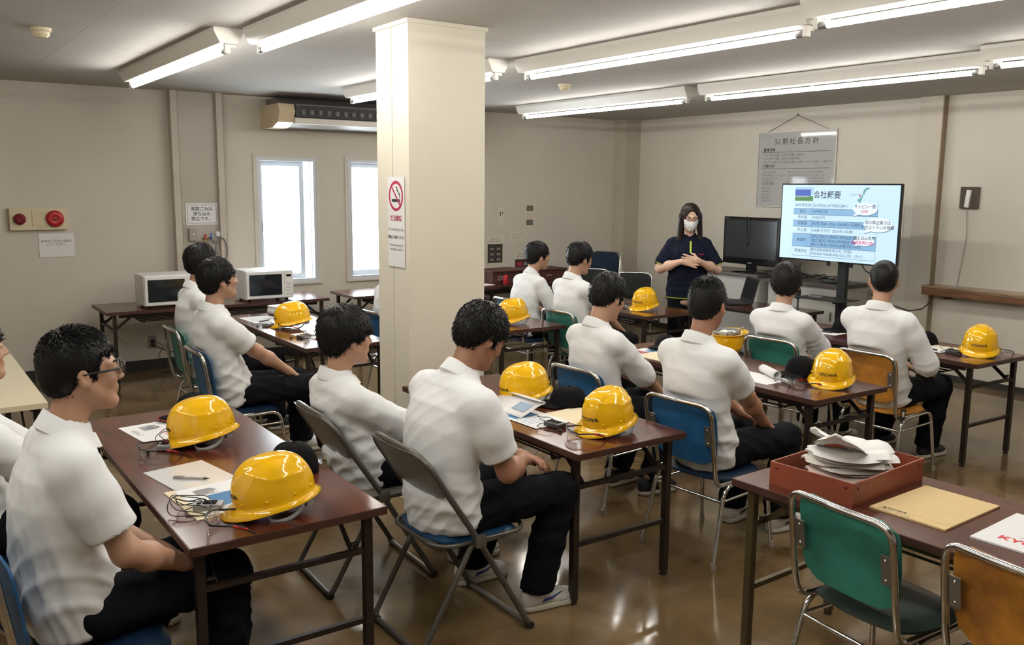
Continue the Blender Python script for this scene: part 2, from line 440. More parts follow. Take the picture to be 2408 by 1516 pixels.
struct(slab('trim_4', (X0, Y1-0.05, 0.1), (0.86, Y1-0.001, ZC), WALL))
# square pillar with two cover panels on its side
pl = struct(thing('pillar', None, None, (2.60, 4.52, 0)))
pl.name = 'trim_5'
MB().box((0.006, 0, ZC/2), (0.478, 0.38, ZC)).build('pillar_core', PILLAR, pl)
MB().box((-0.239, -0.096, ZC/2), (0.012, 0.186, ZC)).build('cover_panel', PILLAR, pl)
MB().box((-0.239, 0.097, ZC/2), (0.012, 0.184, ZC)).build('cover_panel', PILLAR, pl)
MB().box((0, 0, ZC-0.012), (0.515, 0.405, 0.022)).build('cornice', PILLAR, pl)

# sill shelf and intercom on the front wall right
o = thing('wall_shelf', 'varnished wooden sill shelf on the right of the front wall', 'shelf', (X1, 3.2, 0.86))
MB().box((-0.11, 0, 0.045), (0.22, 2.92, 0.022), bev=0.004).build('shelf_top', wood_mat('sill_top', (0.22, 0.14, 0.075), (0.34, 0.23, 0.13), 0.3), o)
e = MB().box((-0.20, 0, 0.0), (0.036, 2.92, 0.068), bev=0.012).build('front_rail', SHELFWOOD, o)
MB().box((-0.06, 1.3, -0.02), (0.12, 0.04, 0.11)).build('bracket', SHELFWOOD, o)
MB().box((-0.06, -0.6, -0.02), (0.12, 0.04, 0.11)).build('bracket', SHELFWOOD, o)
o = thing('wall_handset', 'small clear wall box holding a white handset above the wooden sill', 'intercom', (X1, 4.37, 1.74))
MB().box((-0.02, 0, 0), (0.04, 0.17, 0.20), bev=0.008).build('case', mat('smoky_clear_plastic', (0.10, 0.08, 0.06), 0.08), o)
MB().box((-0.052, 0.0, -0.01), (0.03, 0.042, 0.16), rot=Matrix.Rotation(0.1, 4, 'X'), bev=0.008).build('handset', WHITE, o)
MB().tube([(-0.03, 0.01, -0.10), (-0.03, 0.015, -0.14), (-0.02, 0.0, -0.35), (-0.015, 0.03, -0.6), (-0.02, 0.05, -0.82)], 0.004, 6).build('cord', mat('grey_cord', (0.35, 0.32, 0.27), 0.6), o)

# smoke detectors
for (x, y, lab) in ((0.83, 5.92, 'round ivory smoke detector on the ceiling near the left wall'), (4.90, 6.21, 'round ivory smoke detector on the ceiling above the front tables')):
    o = thing('smoke_detector', lab, 'detector', (x, y, ZC), 0, 'ceiling smoke detectors')
    MB().lathe([(0.055, 0), (0.055, -0.018), (0.050, -0.022)], 24).build('base_ring', IVORYP, o, True); autosmooth(o.children[-1])
    MB().lathe([(0.046, -0.022), (0.046, -0.036), (0.036, -0.046), (0.034, -0.052), (0.0, -0.054)], 24).build('sensor_cap', IVORYP, o, True); autosmooth(o.children[-1])

# fluorescent fittings
TUBE = bpy.data.materials.new('lit_fluorescent_tube'); TUBE.use_nodes = True
_b = TUBE.node_tree.nodes['Principled BSDF']
_b.inputs['Base Color'].default_value = (0.9, 0.9, 0.88, 1)
_b.inputs['Emission Color'].default_value = (1.0, 0.965, 0.905, 1)
_b.inputs['Emission Strength'].default_value = TUBE_POWER
FITW = mat('white_enamel', (0.80, 0.78, 0.72), 0.35)
def fitting(xe, xt, ya, yb, label, group='ceiling fluorescent lights'):
    L = ya-yb; o = thing('fluorescent_light', label, 'light', (xt, (ya+yb)/2, ZC), 0, group)
    dx = xe-xt
    ch = [(-0.085, -0.001), (0.085, -0.001), (0.085, -0.022), (0.050, -0.088), (-0.050, -0.088), (-0.085, -0.022)]
    MB().prism(ch, -L/2-0.075, L/2+0.075, Matrix(((1, 0, 0, 0), (0, 0, 1, 0), (0, 1, 0, 0), (0, 0, 0, 1)))).build('channel', FITW, o)
    t = MB().tube([(0, -L/2, -0.122), (0, L/2, -0.122)], 0.016, 12).build('tube', TUBE, o, True)
    for s in (-1, 1):
        h = MB()
        h.box((0, s*(L/2+0.035), -0.107), (0.035, 0.028, 0.066), bev=0.006)
        h.box((0.02, s*(L/2+0.035), -0.095), (0.06, 0.02, 0.025), bev=0.004)
        h.build('lamp_holder', FITW, o)
        MB().tube([(0, s*(L/2+0.022), -0.122), (0, s*(L/2-0.022), -0.122)], 0.0175, 12).build('tube_end_cap', SILVER, o, True)
    MB().tube([(0.040, L/2+0.05, -0.098), (0.040, L/2-0.0, -0.098)], 0.012, 10).build('starter', WHITE, o, True)
    MB().tube([(0, L*0.05, -0.085), (0.006, L*0.05, -0.100), (0.019, L*0.05, -0.122), (0, L*0.05, -0.141), (-0.019, L*0.05, -0.122), (-0.006, L*0.05, -0.102)], 0.0025, 6).build('tube_clip', CHROME, o)
    return o
fitting(1.71, 1.69, 7.62, 5.30, 'lit tube light nearest the wall with the red fire bell')
fitting(1.71, 1.84, 5.10, 2.80, 'lit tube light running out of the top edge left of the pillar')
fitting(1.71, 1.70, 2.62, 0.32, 'lit tube light above the camera, same row as the one by the fire bell')
fitting(3.70, 3.60, 7.65, 5.38, 'lit tube light behind the square pillar')
fitting(3.70, 3.78, 5.18, 2.92, 'lit tube light just right of the square pillar, middle row')
fitting(3.70, 3.66, 2.70, 0.40, 'lit tube light at the top right edge of the ceiling')
fitting(5.90, 5.86, 8.10, 5.72, 'lit tube light nearest the corner column, front row')
fitting(5.88, 5.86, 5.42, 3.14, 'lit tube light above the large lit screen, front row')
fitting(5.88, 5.66, 2.90, 0.60, 'lit tube light at the right edge beyond the screen, front row')
fitting(-0.40, -0.36, 5.10, 2.80, 'lit tube light of the rear row, far half')
fitting(-0.40, -0.36, 2.60, 0.30, 'lit tube light of the rear row, near half')

# air conditioner
o = thing('air_conditioner', 'long ceiling air conditioner with dark grille above the windows', 'air conditioner', (3.22, Y1, 0))
prof = [(0, 2.655), (-0.28, 2.655), (-0.50, 2.575), (-0.52, 2.51), (-0.47, 2.42), (-0.33, 2.375), (0, 2.375)]
def exy(a, b, pr): return MB().prism(pr, a, b, Matrix(((0, 0, 1, 0), (1, 0, 0, 0), (0, 1, 0, 0), (0, 0, 0, 1))))
exy(0.06, 1.62, prof).build('body', mat('grey_ac_housing', (0.20, 0.185, 0.165), 0.45), o)
big = [(y-0.012 if y < 0 else y, z) for y, z in prof]
exy(0.0, 0.16, [(0, 2.585), (-0.50, 2.583), (-0.535, 2.51), (-0.48, 2.408), (-0.33, 2.36), (0, 2.36)]).build('end_cap', mat('beige_ac_cap', (0.62, 0.50, 0.33), 0.45), o)
exy(1.58, 1.74, [(0, 2.585), (-0.50, 2.583), (-0.535, 2.51), (-0.48, 2.408), (-0.33, 2.36), (0, 2.36)]).build('end_cap', MATS['beige_ac_cap'], o)
g = MB().bar((0.165, -0.512, 2.520), (1.575, -0.512, 2.520), 0.05, 0.115).build('outlet_slot', BLACK, o)
vm = None
for k in range(15):
    if vm is None:
        v = MB().box((0, 0, 0), (0.05, 0.02, 0.045), rot=Matrix.Rotation(0.5, 4, 'Z')).build('vane', mat('grey_vane', (0.15, 0.15, 0.15), 0.5), o); vm = v.data
    else:
        v = link(bpy.data.objects.new('vane', vm)); v.parent = o
    v.location = (0.24+k*0.09, -0.538, 2.508)
MB().bar((0.165, -0.530, 2.578), (1.575, -0.530, 2.578), 0.02, 0.012).build('louvre', GREYINK, o)
MB().bar((0.165, -0.490, 2.425), (1.575, -0.490, 2.425), 0.055, 0.055).build('flap', mat('cream_flap', (0.72, 0.68, 0.60), 0.4), o)

# fire alarm panel, signs on the window wall
o = thing('fire_alarm_panel', 'ivory fire alarm panel with two red round bells on the left wall', 'alarm', (1.14, Y1-0.051+0.05, 1.48))
MB().box((0, -0.025, 0), (0.46, 0.05, 0.20), bev=0.008).build('case', IVORYP, o)
MB().box((0.02, -0.053, 0), (0.14, 0.004, 0.13)).build('grille', mat('ivory_grille', (0.66, 0.57, 0.38), 0.6), o)
for (x, r, m) in ((-0.15, 0.050, DKRED), (0.13, 0.075, REDPL)):
    q = MB().lathe([(r, 0), (r, 0.012), (r*0.86, 0.028), (r*0.5, 0.036), (r*0.45, 0.034), (0, 0.036)], 28, M=Matrix.Rotation(PI/2, 4, 'X')).build('bell', m, o, True, loc=(x, -0.052, 0)); autosmooth(q, 50)
    MB().lathe([(r*0.25, 0.034), (r*0.25, 0.042), (0, 0.044)], 16, M=Matrix.Rotation(PI/2, 4, 'X')).build('bell_hub', DKRED, q)
def paper_sign(name, label, cat, c, right, up, w, h, m=PAPER, t=0.0015, group=None):
    r = Vector(right).normalized(); u = Vector(up).normalized(); n = r.cross(u)
    o = thing(name, label, cat, c, 0, group)
    M = face_matrix((0, 0, 0), r, u)
    MB().prism(rrect(w, h, 0.002, 1), 0.0008, t+0.0008, M).build('sheet', m, o)
    return o, M
def at(M, x, y, z=0.003): return M @ Matrix.Translation((x, y, z))
RX, UZ = (1, 0, 0), (0, 0, 1)
o, M = paper_sign('wall_notice', 'white paper notice with two printed lines below the fire alarm panel', 'notice', (1.28, Y1-0.004, 1.24), RX, UZ, 0.29, 0.215)
lettering('使用前に手指の消毒を\nしてください。', 0.026, GREYINK, o, at(M, 0, 0.02))
o, M = paper_sign('framed_notice', 'white notice with a black border on the grey column panel', 'notice', (2.575, Y1-0.064, 1.51), RX, UZ, 0.31, 0.21)
fr = MB()
for (cx, cy, w, h) in ((0, 0.088, 0.28, 0.003), (0, -0.088, 0.28, 0.003), (-0.14, 0, 0.003, 0.176), (0.14, 0, 0.003, 0.176)):
    fr.prism([(cx-w/2, cy-h/2), (cx+w/2, cy-h/2), (cx+w/2, cy+h/2), (cx-w/2, cy+h/2)], 0.0024, 0.003, M)
fr.build('printed_border', INK, o)
lettering('家庭ごみは\n持ち込み\n禁止です。', 0.042, INK, o, at(M, 0, 0.0), bold=0.01)
o = thing('switch_box', 'small grey switch box on the column panel under the notice', 'switch', (2.475, Y1-0.06, 1.31))
MB().box((0, -0.02, 0), (0.075, 0.04, 0.12), bev=0.004).build('box', mat('grey_box_paint', (0.33, 0.30, 0.26), 0.5), o)
MB().box((0, -0.043, 0.005), (0.012, 0.012, 0.022)).build('lever', WHITE, o)
o = thing('gas_tap', 'brass gas tap with black hose on the column panel', 'tap', (2.585, Y1-0.06, 1.24))
MB().tube([(0, 0, 0.03), (0, -0.05, 0.03), (0, -0.05, -0.05)], 0.012, 10).tube([(-0.02, -0.05, 0.03), (0.03, -0.05, 0.03)], 0.006, 8).build('valve', mat('tap_brass', (0.35, 0.24, 0.10), 0.4, metal=0.7), o, True)
MB().box((0, -0.055, 0.05), (0.02, 0.012, 0.05), bev=0.003).build('handle', REDPL, o)
o = thing('blue_gas_tap', 'gas tap with a blue handle beside the coiled hose', 'tap', (2.645, Y1-0.06, 1.255))
MB().tube([(0, 0, 0.02), (0, -0.045, 0.02), (0.03, -0.06, -0.03)], 0.011, 10).build('valve', DULLSTEEL, o, True)
MB().box((0, -0.05, 0.045), (0.018, 0.012, 0.05), bev=0.003).build('handle', mat('blue_plastic', (0.03, 0.12, 0.4), 0.4), o)
o = thing('gas_meter_hose', 'white round gas cock with a looped grey hose on the column panel', 'hose', (2.725, Y1-0.06, 1.31))
MB().lathe([(0.032, 0), (0.032, 0.02), (0.022, 0.032), (0, 0.034)], 20, M=Matrix.Rotation(PI/2, 4, 'X')).build('cock', WHITE, o, True)
MB().tube([(0, -0.03, -0.03)]+[(0.055*math.sin(a)+0.01, -0.035-0.004*a, -0.16+0.13*math.cos(a)) for a in [i*0.3 for i in range(38)]], 0.006, 8).build('hose', GREYINK, o, True)
o = thing('wall_socket', 'grey double wall socket low on the wall under the microwaves', 'socket', (2.06, Y1, 0.27))
MB().box((0, -0.006, 0), (0.075, 0.012, 0.125), bev=0.003).build('plate', mat('socket_grey', (0.30, 0.27, 0.22), 0.5), o)
MB().box((0, -0.022, 0.015), (0.034, 0.03, 0.03), bev=0.004).box((0, -0.022, -0.025), (0.034, 0.03, 0.03), bev=0.004).build('plug', BLACK, o)
MB().tube([(0, -0.035, -0.025), (0.05, -0.06, -0.05), (0.14, -0.12, -0.09), (0.3, -0.2, -0.12)], 0.005, 6).tube([(0.01, -0.035, 0.015), (0.09, -0.08, -0.03), (0.03, -0.09, -0.13), (0.09, -0.1, -0.2), (0.04, -0.25, -0.262), (0.3, -0.3, -0.264)], 0.004, 6).build('cable', BLACK, o)
# no smoking sign on the pillar's side
o, M = paper_sign('no_smoking_sign', 'white no smoking sign with a red crossed circle on the pillar', 'sign', (2.352, 4.475, 1.60), (0, -1, 0), UZ, 0.195, 0.50)
def ring(ro, ri, n=40, z0=0.0024, z1=0.003, cx=0, cy=0):
    vs = []; fs = []
    for k in range(n):
        a = 2*PI*k/n
        for r, z in ((ri, z1), (ro, z1)): vs.append(M @ Vector((cx+r*math.cos(a), cy+r*math.sin(a), z)))
    for k in range(n):
        l = (k+1) % n; fs.append((2*k, 2*k+1, 2*l+1, 2*l))
    return vs, fs
rr = MB(); rr.add(*ring(0.084, 0.068, cy=0.145))
rr.prism([(-0.056, 0.195), (-0.048, 0.203), (0.056, 0.095), (0.048, 0.087)], 0.0034, 0.0038, M)
rr.build('red_circle', mat('crimson_ink', (0.42, 0.02, 0.07), 0.6), o)
cg = MB().prism([(-0.048, 0.112), (0.035, 0.112), (0.035, 0.128), (-0.048, 0.128)], 0.0024, 0.003, M).prism([(0.038, 0.112), (0.048, 0.112), (0.048, 0.128), (0.038, 0.128)], 0.0024, 0.003, M)
pts = [(0.045, 0.135), (0.045, 0.155), (0.03, 0.16), (0.025, 0.172), (0.01, 0.178), (0.015, 0.19), (0.0, 0.195)]
for q in range(len(pts)-1):
    a, b = Vector(pts[q]), Vector(pts[q+1]); d = (b-a).normalized(); nn = Vector((-d.y, d.x))*0.004
    cg.prism([tuple(a-nn), tuple(b-nn), tuple(b+nn), tuple(a+nn)], 0.0024, 0.003, M)
cg.build('cigarette', INK, o)
lettering('終日禁煙', 0.034, MATS['crimson_ink'], o, at(M, 0, 0.02), bold=0.02)
lettering('No smoking all day', 0.023, GREYINK, o, at(M, 0, -0.04))
lettering('禁煙にご協力ください', 0.019, INK, o, at(M, 0, -0.085), bold=0.02)
lettering('Please cooperate in\nsmoking cessation', 0.020, GREYINK, o, at(M, 0, -0.14))
# papers on the far wall right of the pillar
for (x, z, lab) in ((6.62, 1.55, 'upper small photo card on the far wall'), (6.62, 1.375, 'lower small photo card on the far wall')):
    o, M = paper_sign('photo_card', lab, 'photo', (x, Y1-0.003, z), RX, UZ, 0.17, 0.14, mat('cream_card', (0.66, 0.61, 0.50), 0.7))
    MB().prism(rrect(0.105, 0.068, 0.012), 0.0024, 0.0032, M @ Matrix.Translation((0, -0.01, 0))).build('picture', mat('photo_grey', (0.20, 0.19, 0.15), 0.6, noise=(30, 0.6)), o)
    small_print(6, 0.014, GREYINK, o, at(M, 0, 0.05))
for (x, z, w, h, c, lab) in ((6.10, 1.03, 0.24, 0.26, (0.06, 0.045, 0.035), 'photo poster of dark trays on the far wall beside the pillar'), (6.52, 0.83, 0.26, 0.26, (0.10, 0.03, 0.035), 'photo poster of red trays on the far wall behind the students')):
    o, M = paper_sign('wall_poster', lab, 'poster', (x, Y1-0.003, z), RX, UZ, w, h+0.08, MATS['cream_card'])
    pm = mat('poster_'+str(x), c, 0.6, noise=(12, 0.6))
    MB().prism([(-w/2+.01, -h/2-.02), (w/2-.01, -h/2-.02), (w/2-.01, h/2-.05), (-w/2+.01, h/2-.05)], 0.0024, 0.003, M).build('picture', pm, o)
    tr = MB(); tw = MB()
    for i in range(2):
        for j in range(3):
            cx = -0.05+i*0.10; cy = -0.11+j*0.065
            (tr if (i == 0 or x < 6.3) else tw).prism(rrect(0.075, 0.045, 0.01, 2, cx, cy), 0.0031, 0.0036, M)
            tw.prism(rrect(0.058, 0.028, 0.006, 2, cx, cy), 0.0037, 0.0041, M) if x < 6.3 else None
    tr.build('printed_trays', mat('tray_print_a'+str(x), (0.03, 0.025, 0.025) if x < 6.3 else (0.40, 0.03, 0.05), 0.6), o)
    tw.build('printed_trays', mat('tray_print_b', (0.22, 0.20, 0.18), 0.6), o)
    small_print(8, 0.020, INK, o, at(M, 0, h/2+0.012)); small_print(9, 0.020, INK, o, at(M, 0, h/2-0.018), seed=2)
o, M = paper_sign('wall_poster', 'thin paper strip with two dark marks on the far wall', 'notice', (6.19, Y1-0.003, 1.44), RX, UZ, 0.10, 0.22, MATS['cream_card'])
MB().prism([(-.02, 0.01), (-.008, 0.01), (-.008, .06), (-.02, .06)], .0024, .003, M).prism([(.012, 0.03), (.022, 0.03), (.022, .06), (.012, .06)], .0024, .003, M).build('printed_marks', INK, o)
o, M = paper_sign('wall_poster', 'pale handwritten paper on the far wall below the photo cards', 'notice', (6.44, Y1-0.003, 1.20), (1, 0, 0.12), (-0.12, 0, 1), 0.26, 0.13, MATS['cream_card'])
small_print(9, 0.02, GREYINK, o, at(M, 0, 0.02)); small_print(6, 0.02, GREYINK, o, at(M, -0.03, -0.02), seed=3)
# ------------------------------------------------------------------ folding tables (long side along local Y, sitter at -X)
TB = {}
def make_table(W, L, top, legm, edge=None, shelf=True, h=0.70):
    """parts of a folding table; mesh data shared between tables of one size"""
    key = (W, L, top.name, legm.name, shelf)
    if key in TB: return TB[key]
    parts = []
    m = MB().box((0, 0, h-0.013), (W-0.006, L-0.006, 0.026)); parts.append(('tabletop', m, top))
    e = MB()
    for s in (-1, 1):
        e.box((s*(W/2-0.002), 0, h-0.0145), (0.006, L, 0.027)); e.box((0, s*(L/2-0.002), h-0.0145), (W-0.01, 0.006, 0.027))
    parts.append(('edge_strip', e, edge or WEDGE))
    for s in (-1, 1):
        a = MB().box((s*(W/2-0.06), 0, h-0.045), (0.018, L-0.22, 0.034)); parts.append(('apron_rail', a, legm))
    for sy in (-1, 1):
        y = sy*(L/2-0.07)
        for sx in (-1, 1):
            x = sx*(W/2-0.045)
            l = MB().box((x, y, (h-0.03+0.012)/2+0.006), (0.030, 0.030, h-0.045)); l.box((x, y, 0.007), (0.024, 0.024, 0.014)); parts.append(('leg', l, legm))
        for z in (0.27, h-0.17):
            parts.append(('end_bar', MB().bar((-W/2+0.06, y, z), (W/2-0.06, y, z), 0.020), legm))
        for sx in (-1, 1):
            x = sx*(W/2-0.10)
            b = MB().bar((x, y-sy*0.01, h-0.17), (x, y-sy*0.16, h-0.05), 0.008, 0.022).bar((x, y-sy*0.16, h-0.05), (x, y-sy*0.30, h-0.06), 0.008, 0.022)
            parts.append(('folding_brace', b, legm))
            parts.append(('lock_knob', MB().tube([(x, y-sy*0.02, h-0.15), (x+sx*0.03, y-sy*0.02, h-0.15)], 0.009, 8), legm))
    if shelf:
        n = 5
        for k in range(n):
            x = -W/2+0.14+k*(W-0.32)/(n-1)
            parts.append(('shelf_rod', MB().tube([(x, -L/2+0.30, h-0.115), (x, L/2-0.30, h-0.115)], 0.005, 6), legm))
        for sy in (-1, 0, 1):
            parts.append(('shelf_hanger', MB().bar((-W/2+0.12, sy*(L/2-0.33), h-0.122), (W/2-0.16, sy*(L/2-0.33), h-0.122), 0.008).bar((-W/2+0.12, sy*(L/2-0.33), h-0.122), (-W/2+0.10, sy*(L/2-0.33), h-0.03), 0.008).bar((W/2-0.16, sy*(L/2-0.33), h-0.122), (W/2-0.14, sy*(L/2-0.33), h-0.03), 0.008), legm))
    out = []
    for n, m, mt in parts:
        me = bpy.data.meshes.new(n); me.from_pydata(m.v, [], m.f); me.update(); me.materials.append(mt); out.append((n, me))
    TB[key] = out
    return out
def table(label, cx, cy, W, L, rot=0.0, top=None, legm=None, group='folding tables', edge=None, shelf=True, h=0.70):
    o = thing('folding_table', label, 'table', (cx, cy, 0), rot, group)
    for n, me in make_table(W, L, top or WOOD, legm or LEGPAINT, edge, shelf, h):
        c = link(bpy.data.objects.new(n, me)); c.parent = o
    return o
TW = 0.636
table('dark wood folding table nearest the left, two helmets on it', 1.02, 3.57, 0.67, 1.80)
table('dark wood folding table in front of the pillar with open papers and two helmets', 2.61, 3.54, TW, 1.54)
table('dark wood folding table with the rolled paper and an upturned helmet', 4.285, 3.72, TW, 1.80, math.radians(-1))
table('dark wood folding table farthest right with a single helmet', 6.01, 3.76, TW, 1.80, math.radians(-1.5))
table('dark wood folding table by the windows in front of two students', 2.61, 6.58, TW, 1.80, math.radians(-0.5))
table('dark wood folding table right behind the pillar with one helmet', 4.15, 6.48, TW, 1.80)
table('dark wood folding table in front of the standing presenter', 5.665, 6.48, TW, 1.80)
table('dark wood folding table with the red tray and envelopes, nearest right', 2.94, 1.30, TW, 1.84, math.radians(1.5), legm=LEGBRASS)
table('dark wood folding table with two microwave ovens under the window', 2.53, 8.52, 0.66, 2.05, PI/2)
table('dark wood folding table along the window wall behind the pillar', 4.68, 8.45, 0.60, 1.75, PI/2)
table('dark wood folding table against the far wall with the brown box', 6.03, 8.60, 0.60, 1.5, PI/2)
table('cream topped folding table at the left edge', 0.30, 5.75, 0.62, 1.6, 0, top=CREAMTOP, edge=CREAMTOP)
table('low dark folding table with the laptop beside the presenter', 7.02, 5.98, 0.50, 1.62, 0, shelf=False, h=0.66)
MB_ = None

# ------------------------------------------------------------------ stacking chairs (facing +X, origin on floor under seat centre)
def shell_back(w, zc, h, x, curve, r, t, tilt, inset_low=0.0):
    """curved back panel: grid in (y, z)"""
    n, mz = 14, 10; V = []; F = []
    for side in (0, 1):
        for j in range(mz+1):
            v = j/mz
            # rounded outline
            z = (v-0.5)*h
            e = max(0.0, abs(z)-(h/2-r)); hw = w/2-(r-math.sqrt(max(r*r-e*e, 0)))
            if v < 0.5: hw -= inset_low*(0.5-v)*2
            for i in range(n+1):
                u = i/n*2-1; y = u*hw
                xx = x+curve*(y/(w/2))**2+tilt*(-z)+(t if side else 0)*(1-0.6*max(abs(u), abs(2*v-1))**6)
                V.append((xx, y, zc+z))
    k = (n+1)*(mz+1)
    for j in range(mz):
        for i in range(n):
            a = j*(n+1)+i
            F.append((a, a+n+1, a+n+2, a+1)); F.append((k+a, k+a+1, k+a+n+2, k+a+n+1))
    for i in range(n):
        F.append((i, i+1, k+i+1, k+i)); b = mz*(n+1)+i; F.append((b+1, b, k+b, k+b+1))
    for j in range(mz):
        a = j*(n+1); F.append((a+n+1, a, k+a, k+a+n+1)); b = a+n; F.append((b, b+n+1, k+b+n+1, k+b))
    return V, F
def seat_pad(w, d, z, t, sag=0.012, drop=0.05, cx=0.0):
    n = 12; V = []; F = []
    for side in (0, 1):
        for j in range(n+1):
            v = j/n*2-1
            for i in range(n+1):
                u = i/n*2-1
                # squircle mapping
                x = u*math.sqrt(1-0.28*v*v)*d/2; y = v*math.sqrt(1-0.28*u*u)*w/2
                e = max(abs(u), abs(v))**8
                zz = z+(t*(1-0.75*e) if side else 0)-sag*(1-v*v)*(1-u*u)-drop*max(0, -u-0.45)**1.5*0+0.0
                zz += -drop*max(0, u-0.55)**2*2+0.035*max(0, -u-0.6)*(1 if side else 1)*0.6
                V.append((cx+x, y, zz))
    k = (n+1)**2
    for j in range(n):
        for i in range(n):
            a = j*(n+1)+i
            F.append((a, a+n+1, a+n+2, a+1)); F.append((k+a, k+a+1, k+a+n+2, k+a+n+1))
    ed = [(j*(n+1)) for j in range(n+1)]
    for i in range(n):
        F.append((i, i+1, k+i+1, k+i)); b = n*(n+1)+i; F.append((b+1, b, k+b, k+b+1))
        a = i*(n+1); F.append((a+n+1, a, k+a, k+a+n+1)); c = a+n; F.append((c, c+n+1, k+c+n+1, k+c))
    return V, F
CH = {}
def chair_parts(backm, seatm, frame):
    key = (backm.name, seatm.name, frame.name)
    if key in CH: return CH[key]
    P = []
    P.append(('seat', MB().add(*seat_pad(0.40, 0.41, 0.405, 0.036, cx=0.015)), seatm, True))
    P.append(('backrest', MB().add(*shell_back(0.398, 0.643, 0.305, -0.237, 0.022, 0.060, 0.020, 0.14, 0.012)), backm, True))
    w = 0.205
    loop = fillet([(0.02, -w+0.012, 0.398), (-0.205, -w+0.004, 0.400), (-0.228, -w, 0.50), (-0.272, -w+0.004, 0.795), (-0.292, 0, 0.800), (-0.272, w-0.004, 0.795), (-0.228, w, 0.50), (-0.205, w-0.004, 0.400), (0.02, w-0.012, 0.398)], 0.06, 6)
    P.append(('back_frame', MB().tube(loop, 0.0115, 10), frame, True))
    for s in (-1, 1):
        leg = fillet([(-0.235, s*0.228, 0.012), (-0.150, s*0.208, 0.388), (0.190, s*0.200, 0.398), (0.235, s*0.222, 0.012)], 0.07, 6)
        P.append(('side_frame', MB().tube(leg, 0.0105, 10), frame, True))
        P.append(('stretcher', MB().tube([(-0.168, s*0.212, 0.32), (0.205, s*0.208, 0.325)], 0.007, 8), frame, True))
        b = MB().box((-0.246, s*0.178, 0.645), (0.005, 0.048, 0.10), rot=Matrix.Rotation(-0.14, 4, 'Y'), bev=0.002)
        P.append(('bracket', b, DULLSTEEL, False))
        for z in (0.612, 0.678):
            P.append(('rivet', MB().ball((-0.250-(z-0.645)*0.14, s*0.172, z), (0.004, 0.006, 0.006), 8, 6), CHROME, True))
        for x in (-0.2365, 0.236):
            P.append(('foot_cap', MB().tube([(x, s*0.2275 if x < 0 else s*0.2225, 0.0), (x*0.995, s*0.2265 if x < 0 else s*0.222, 0.03)], 0.014, 10), mat('foot_rubber', (0.25, 0.22, 0.17), 0.7), True))
    P.append(('cross_bar', MB().tube([(-0.166, -0.212, 0.315), (-0.166, 0.212, 0.315)], 0.008, 8), frame, True))
    P.append(('cross_bar', MB().tube([(0.150, -0.20, 0.392), (0.150, 0.20, 0.392)], 0.008, 8), frame, True))
    out = []
    for n, m, mt, sm in P:
        me = bpy.data.meshes.new(n); me.from_pydata(m.v, [], m.f); me.update(); me.materials.append(mt)
        if sm: me.shade_smooth(); me.set_sharp_from_angle(angle=math.radians(50))
        out.append((n, me))
    CH[key] = out
    return out
def chair(label, x, y, rot, backm, seatm, frame=None, z=0.0, group='stacking chairs'):
    o = thing('stacking_chair', label, 'chair', (x, y, z), rot, group)
    for n, me in chair_parts(backm, seatm, frame or CHROME):
        c = link(bpy.data.objects.new(n, me)); c.parent = o
    return o
def folding_chair(label, x, y, rot, backm, seatm, frame, seat_frame=None):
    o = thing('folding_chair', label, 'chair', (x, y, 0), rot, 'folding chairs at the pillar table')
    w = 0.225
    up = fillet([(0.235, -w, 0.014), (-0.02, -w, 0.44), (-0.235, -w+0.005, 0.77), (-0.262, -w+0.06, 0.815), (-0.275, 0, 0.822), (-0.262, w-0.06, 0.815), (-0.235, w-0.005, 0.77), (-0.02, w, 0.44), (0.235, w, 0.014)], 0.05, 5)
    autosmooth(MB().tube(up, 0.0125, 10).build('back_frame', frame, o), 50)
    rl = fillet([(0.12, -w+0.022, 0.425), (-0.03, -w+0.024, 0.42), (-0.255, -w+0.024, 0.03), (-0.262, -w+0.05, 0.014), (-0.262, w-0.05, 0.014), (-0.255, w-0.024, 0.03), (-0.03, w-0.024, 0.42), (0.12, w-0.022, 0.425)], 0.03, 4)
    autosmooth(MB().tube(rl, 0.012, 10).build('rear_leg_frame', frame, o), 50)
    autosmooth(MB().tube([(0.232, -w, 0.018), (0.232, w, 0.018)], 0.0125, 10).build('front_floor_bar', DULLSTEEL, o), 50)
    for s in (-1, 1):
        autosmooth(MB().tube([(0.234, s*(w-0.01), 0.016), (0.234, s*(w+0.014), 0.016)], 0.0155, 10).build('foot_cap', BLACK, o))
        autosmooth(MB().tube([(-0.262, s*(w-0.06), 0.015), (-0.262, s*(w-0.02), 0.015)], 0.015, 10).build('foot_cap', BLACK, o))
        autosmooth(MB().box((-0.012, s*(w+0.004), 0.435), (0.05, 0.026, 0.05), bev=0.008).build('hinge', DULLSTEEL, o))
    autosmooth(MB().add(*seat_pad(0.40, 0.42, 0.425, 0.030, cx=0.03)).build('seat', seatm, o), 60)
    ri = rrect(0.43, 0.41, 0.09, 5, 0.03, 0)
    autosmooth(MB().tube([(a, b, 0.428) for a, b in ri], 0.009, 8, closed=True).build('seat_rim', frame, o), 60)
    V, F = shell_back(0.44, 0.715, 0.20, -0.208, 0.030, 0.05, 0.022, 0.62, 0.0)
    V = [(v[0]-0.022-0.03*(abs(v[1])/0.22)**2*0.2, v[1], v[2]) for v in V]
    autosmooth(MB().add(V, F).build('backrest', backm, o), 60)
    return o
R = math.radians
chair('blue chair under the student with glasses at the left edge', 0.42, 2.84, R(4), VBLUE, VNAVY)
chair('blue chair half out of frame at the far end of the near left table', 0.22, 3.80, R(4), VBLUE, VNAVY)
chair('blue chair under the student facing the window table', 1.76, 5.50, R(0), VBLUE, VNAVY)
chair('green chair left of the window table, behind the blue one', 1.86, 6.42, R(0), VGREEN, VDKGREEN)
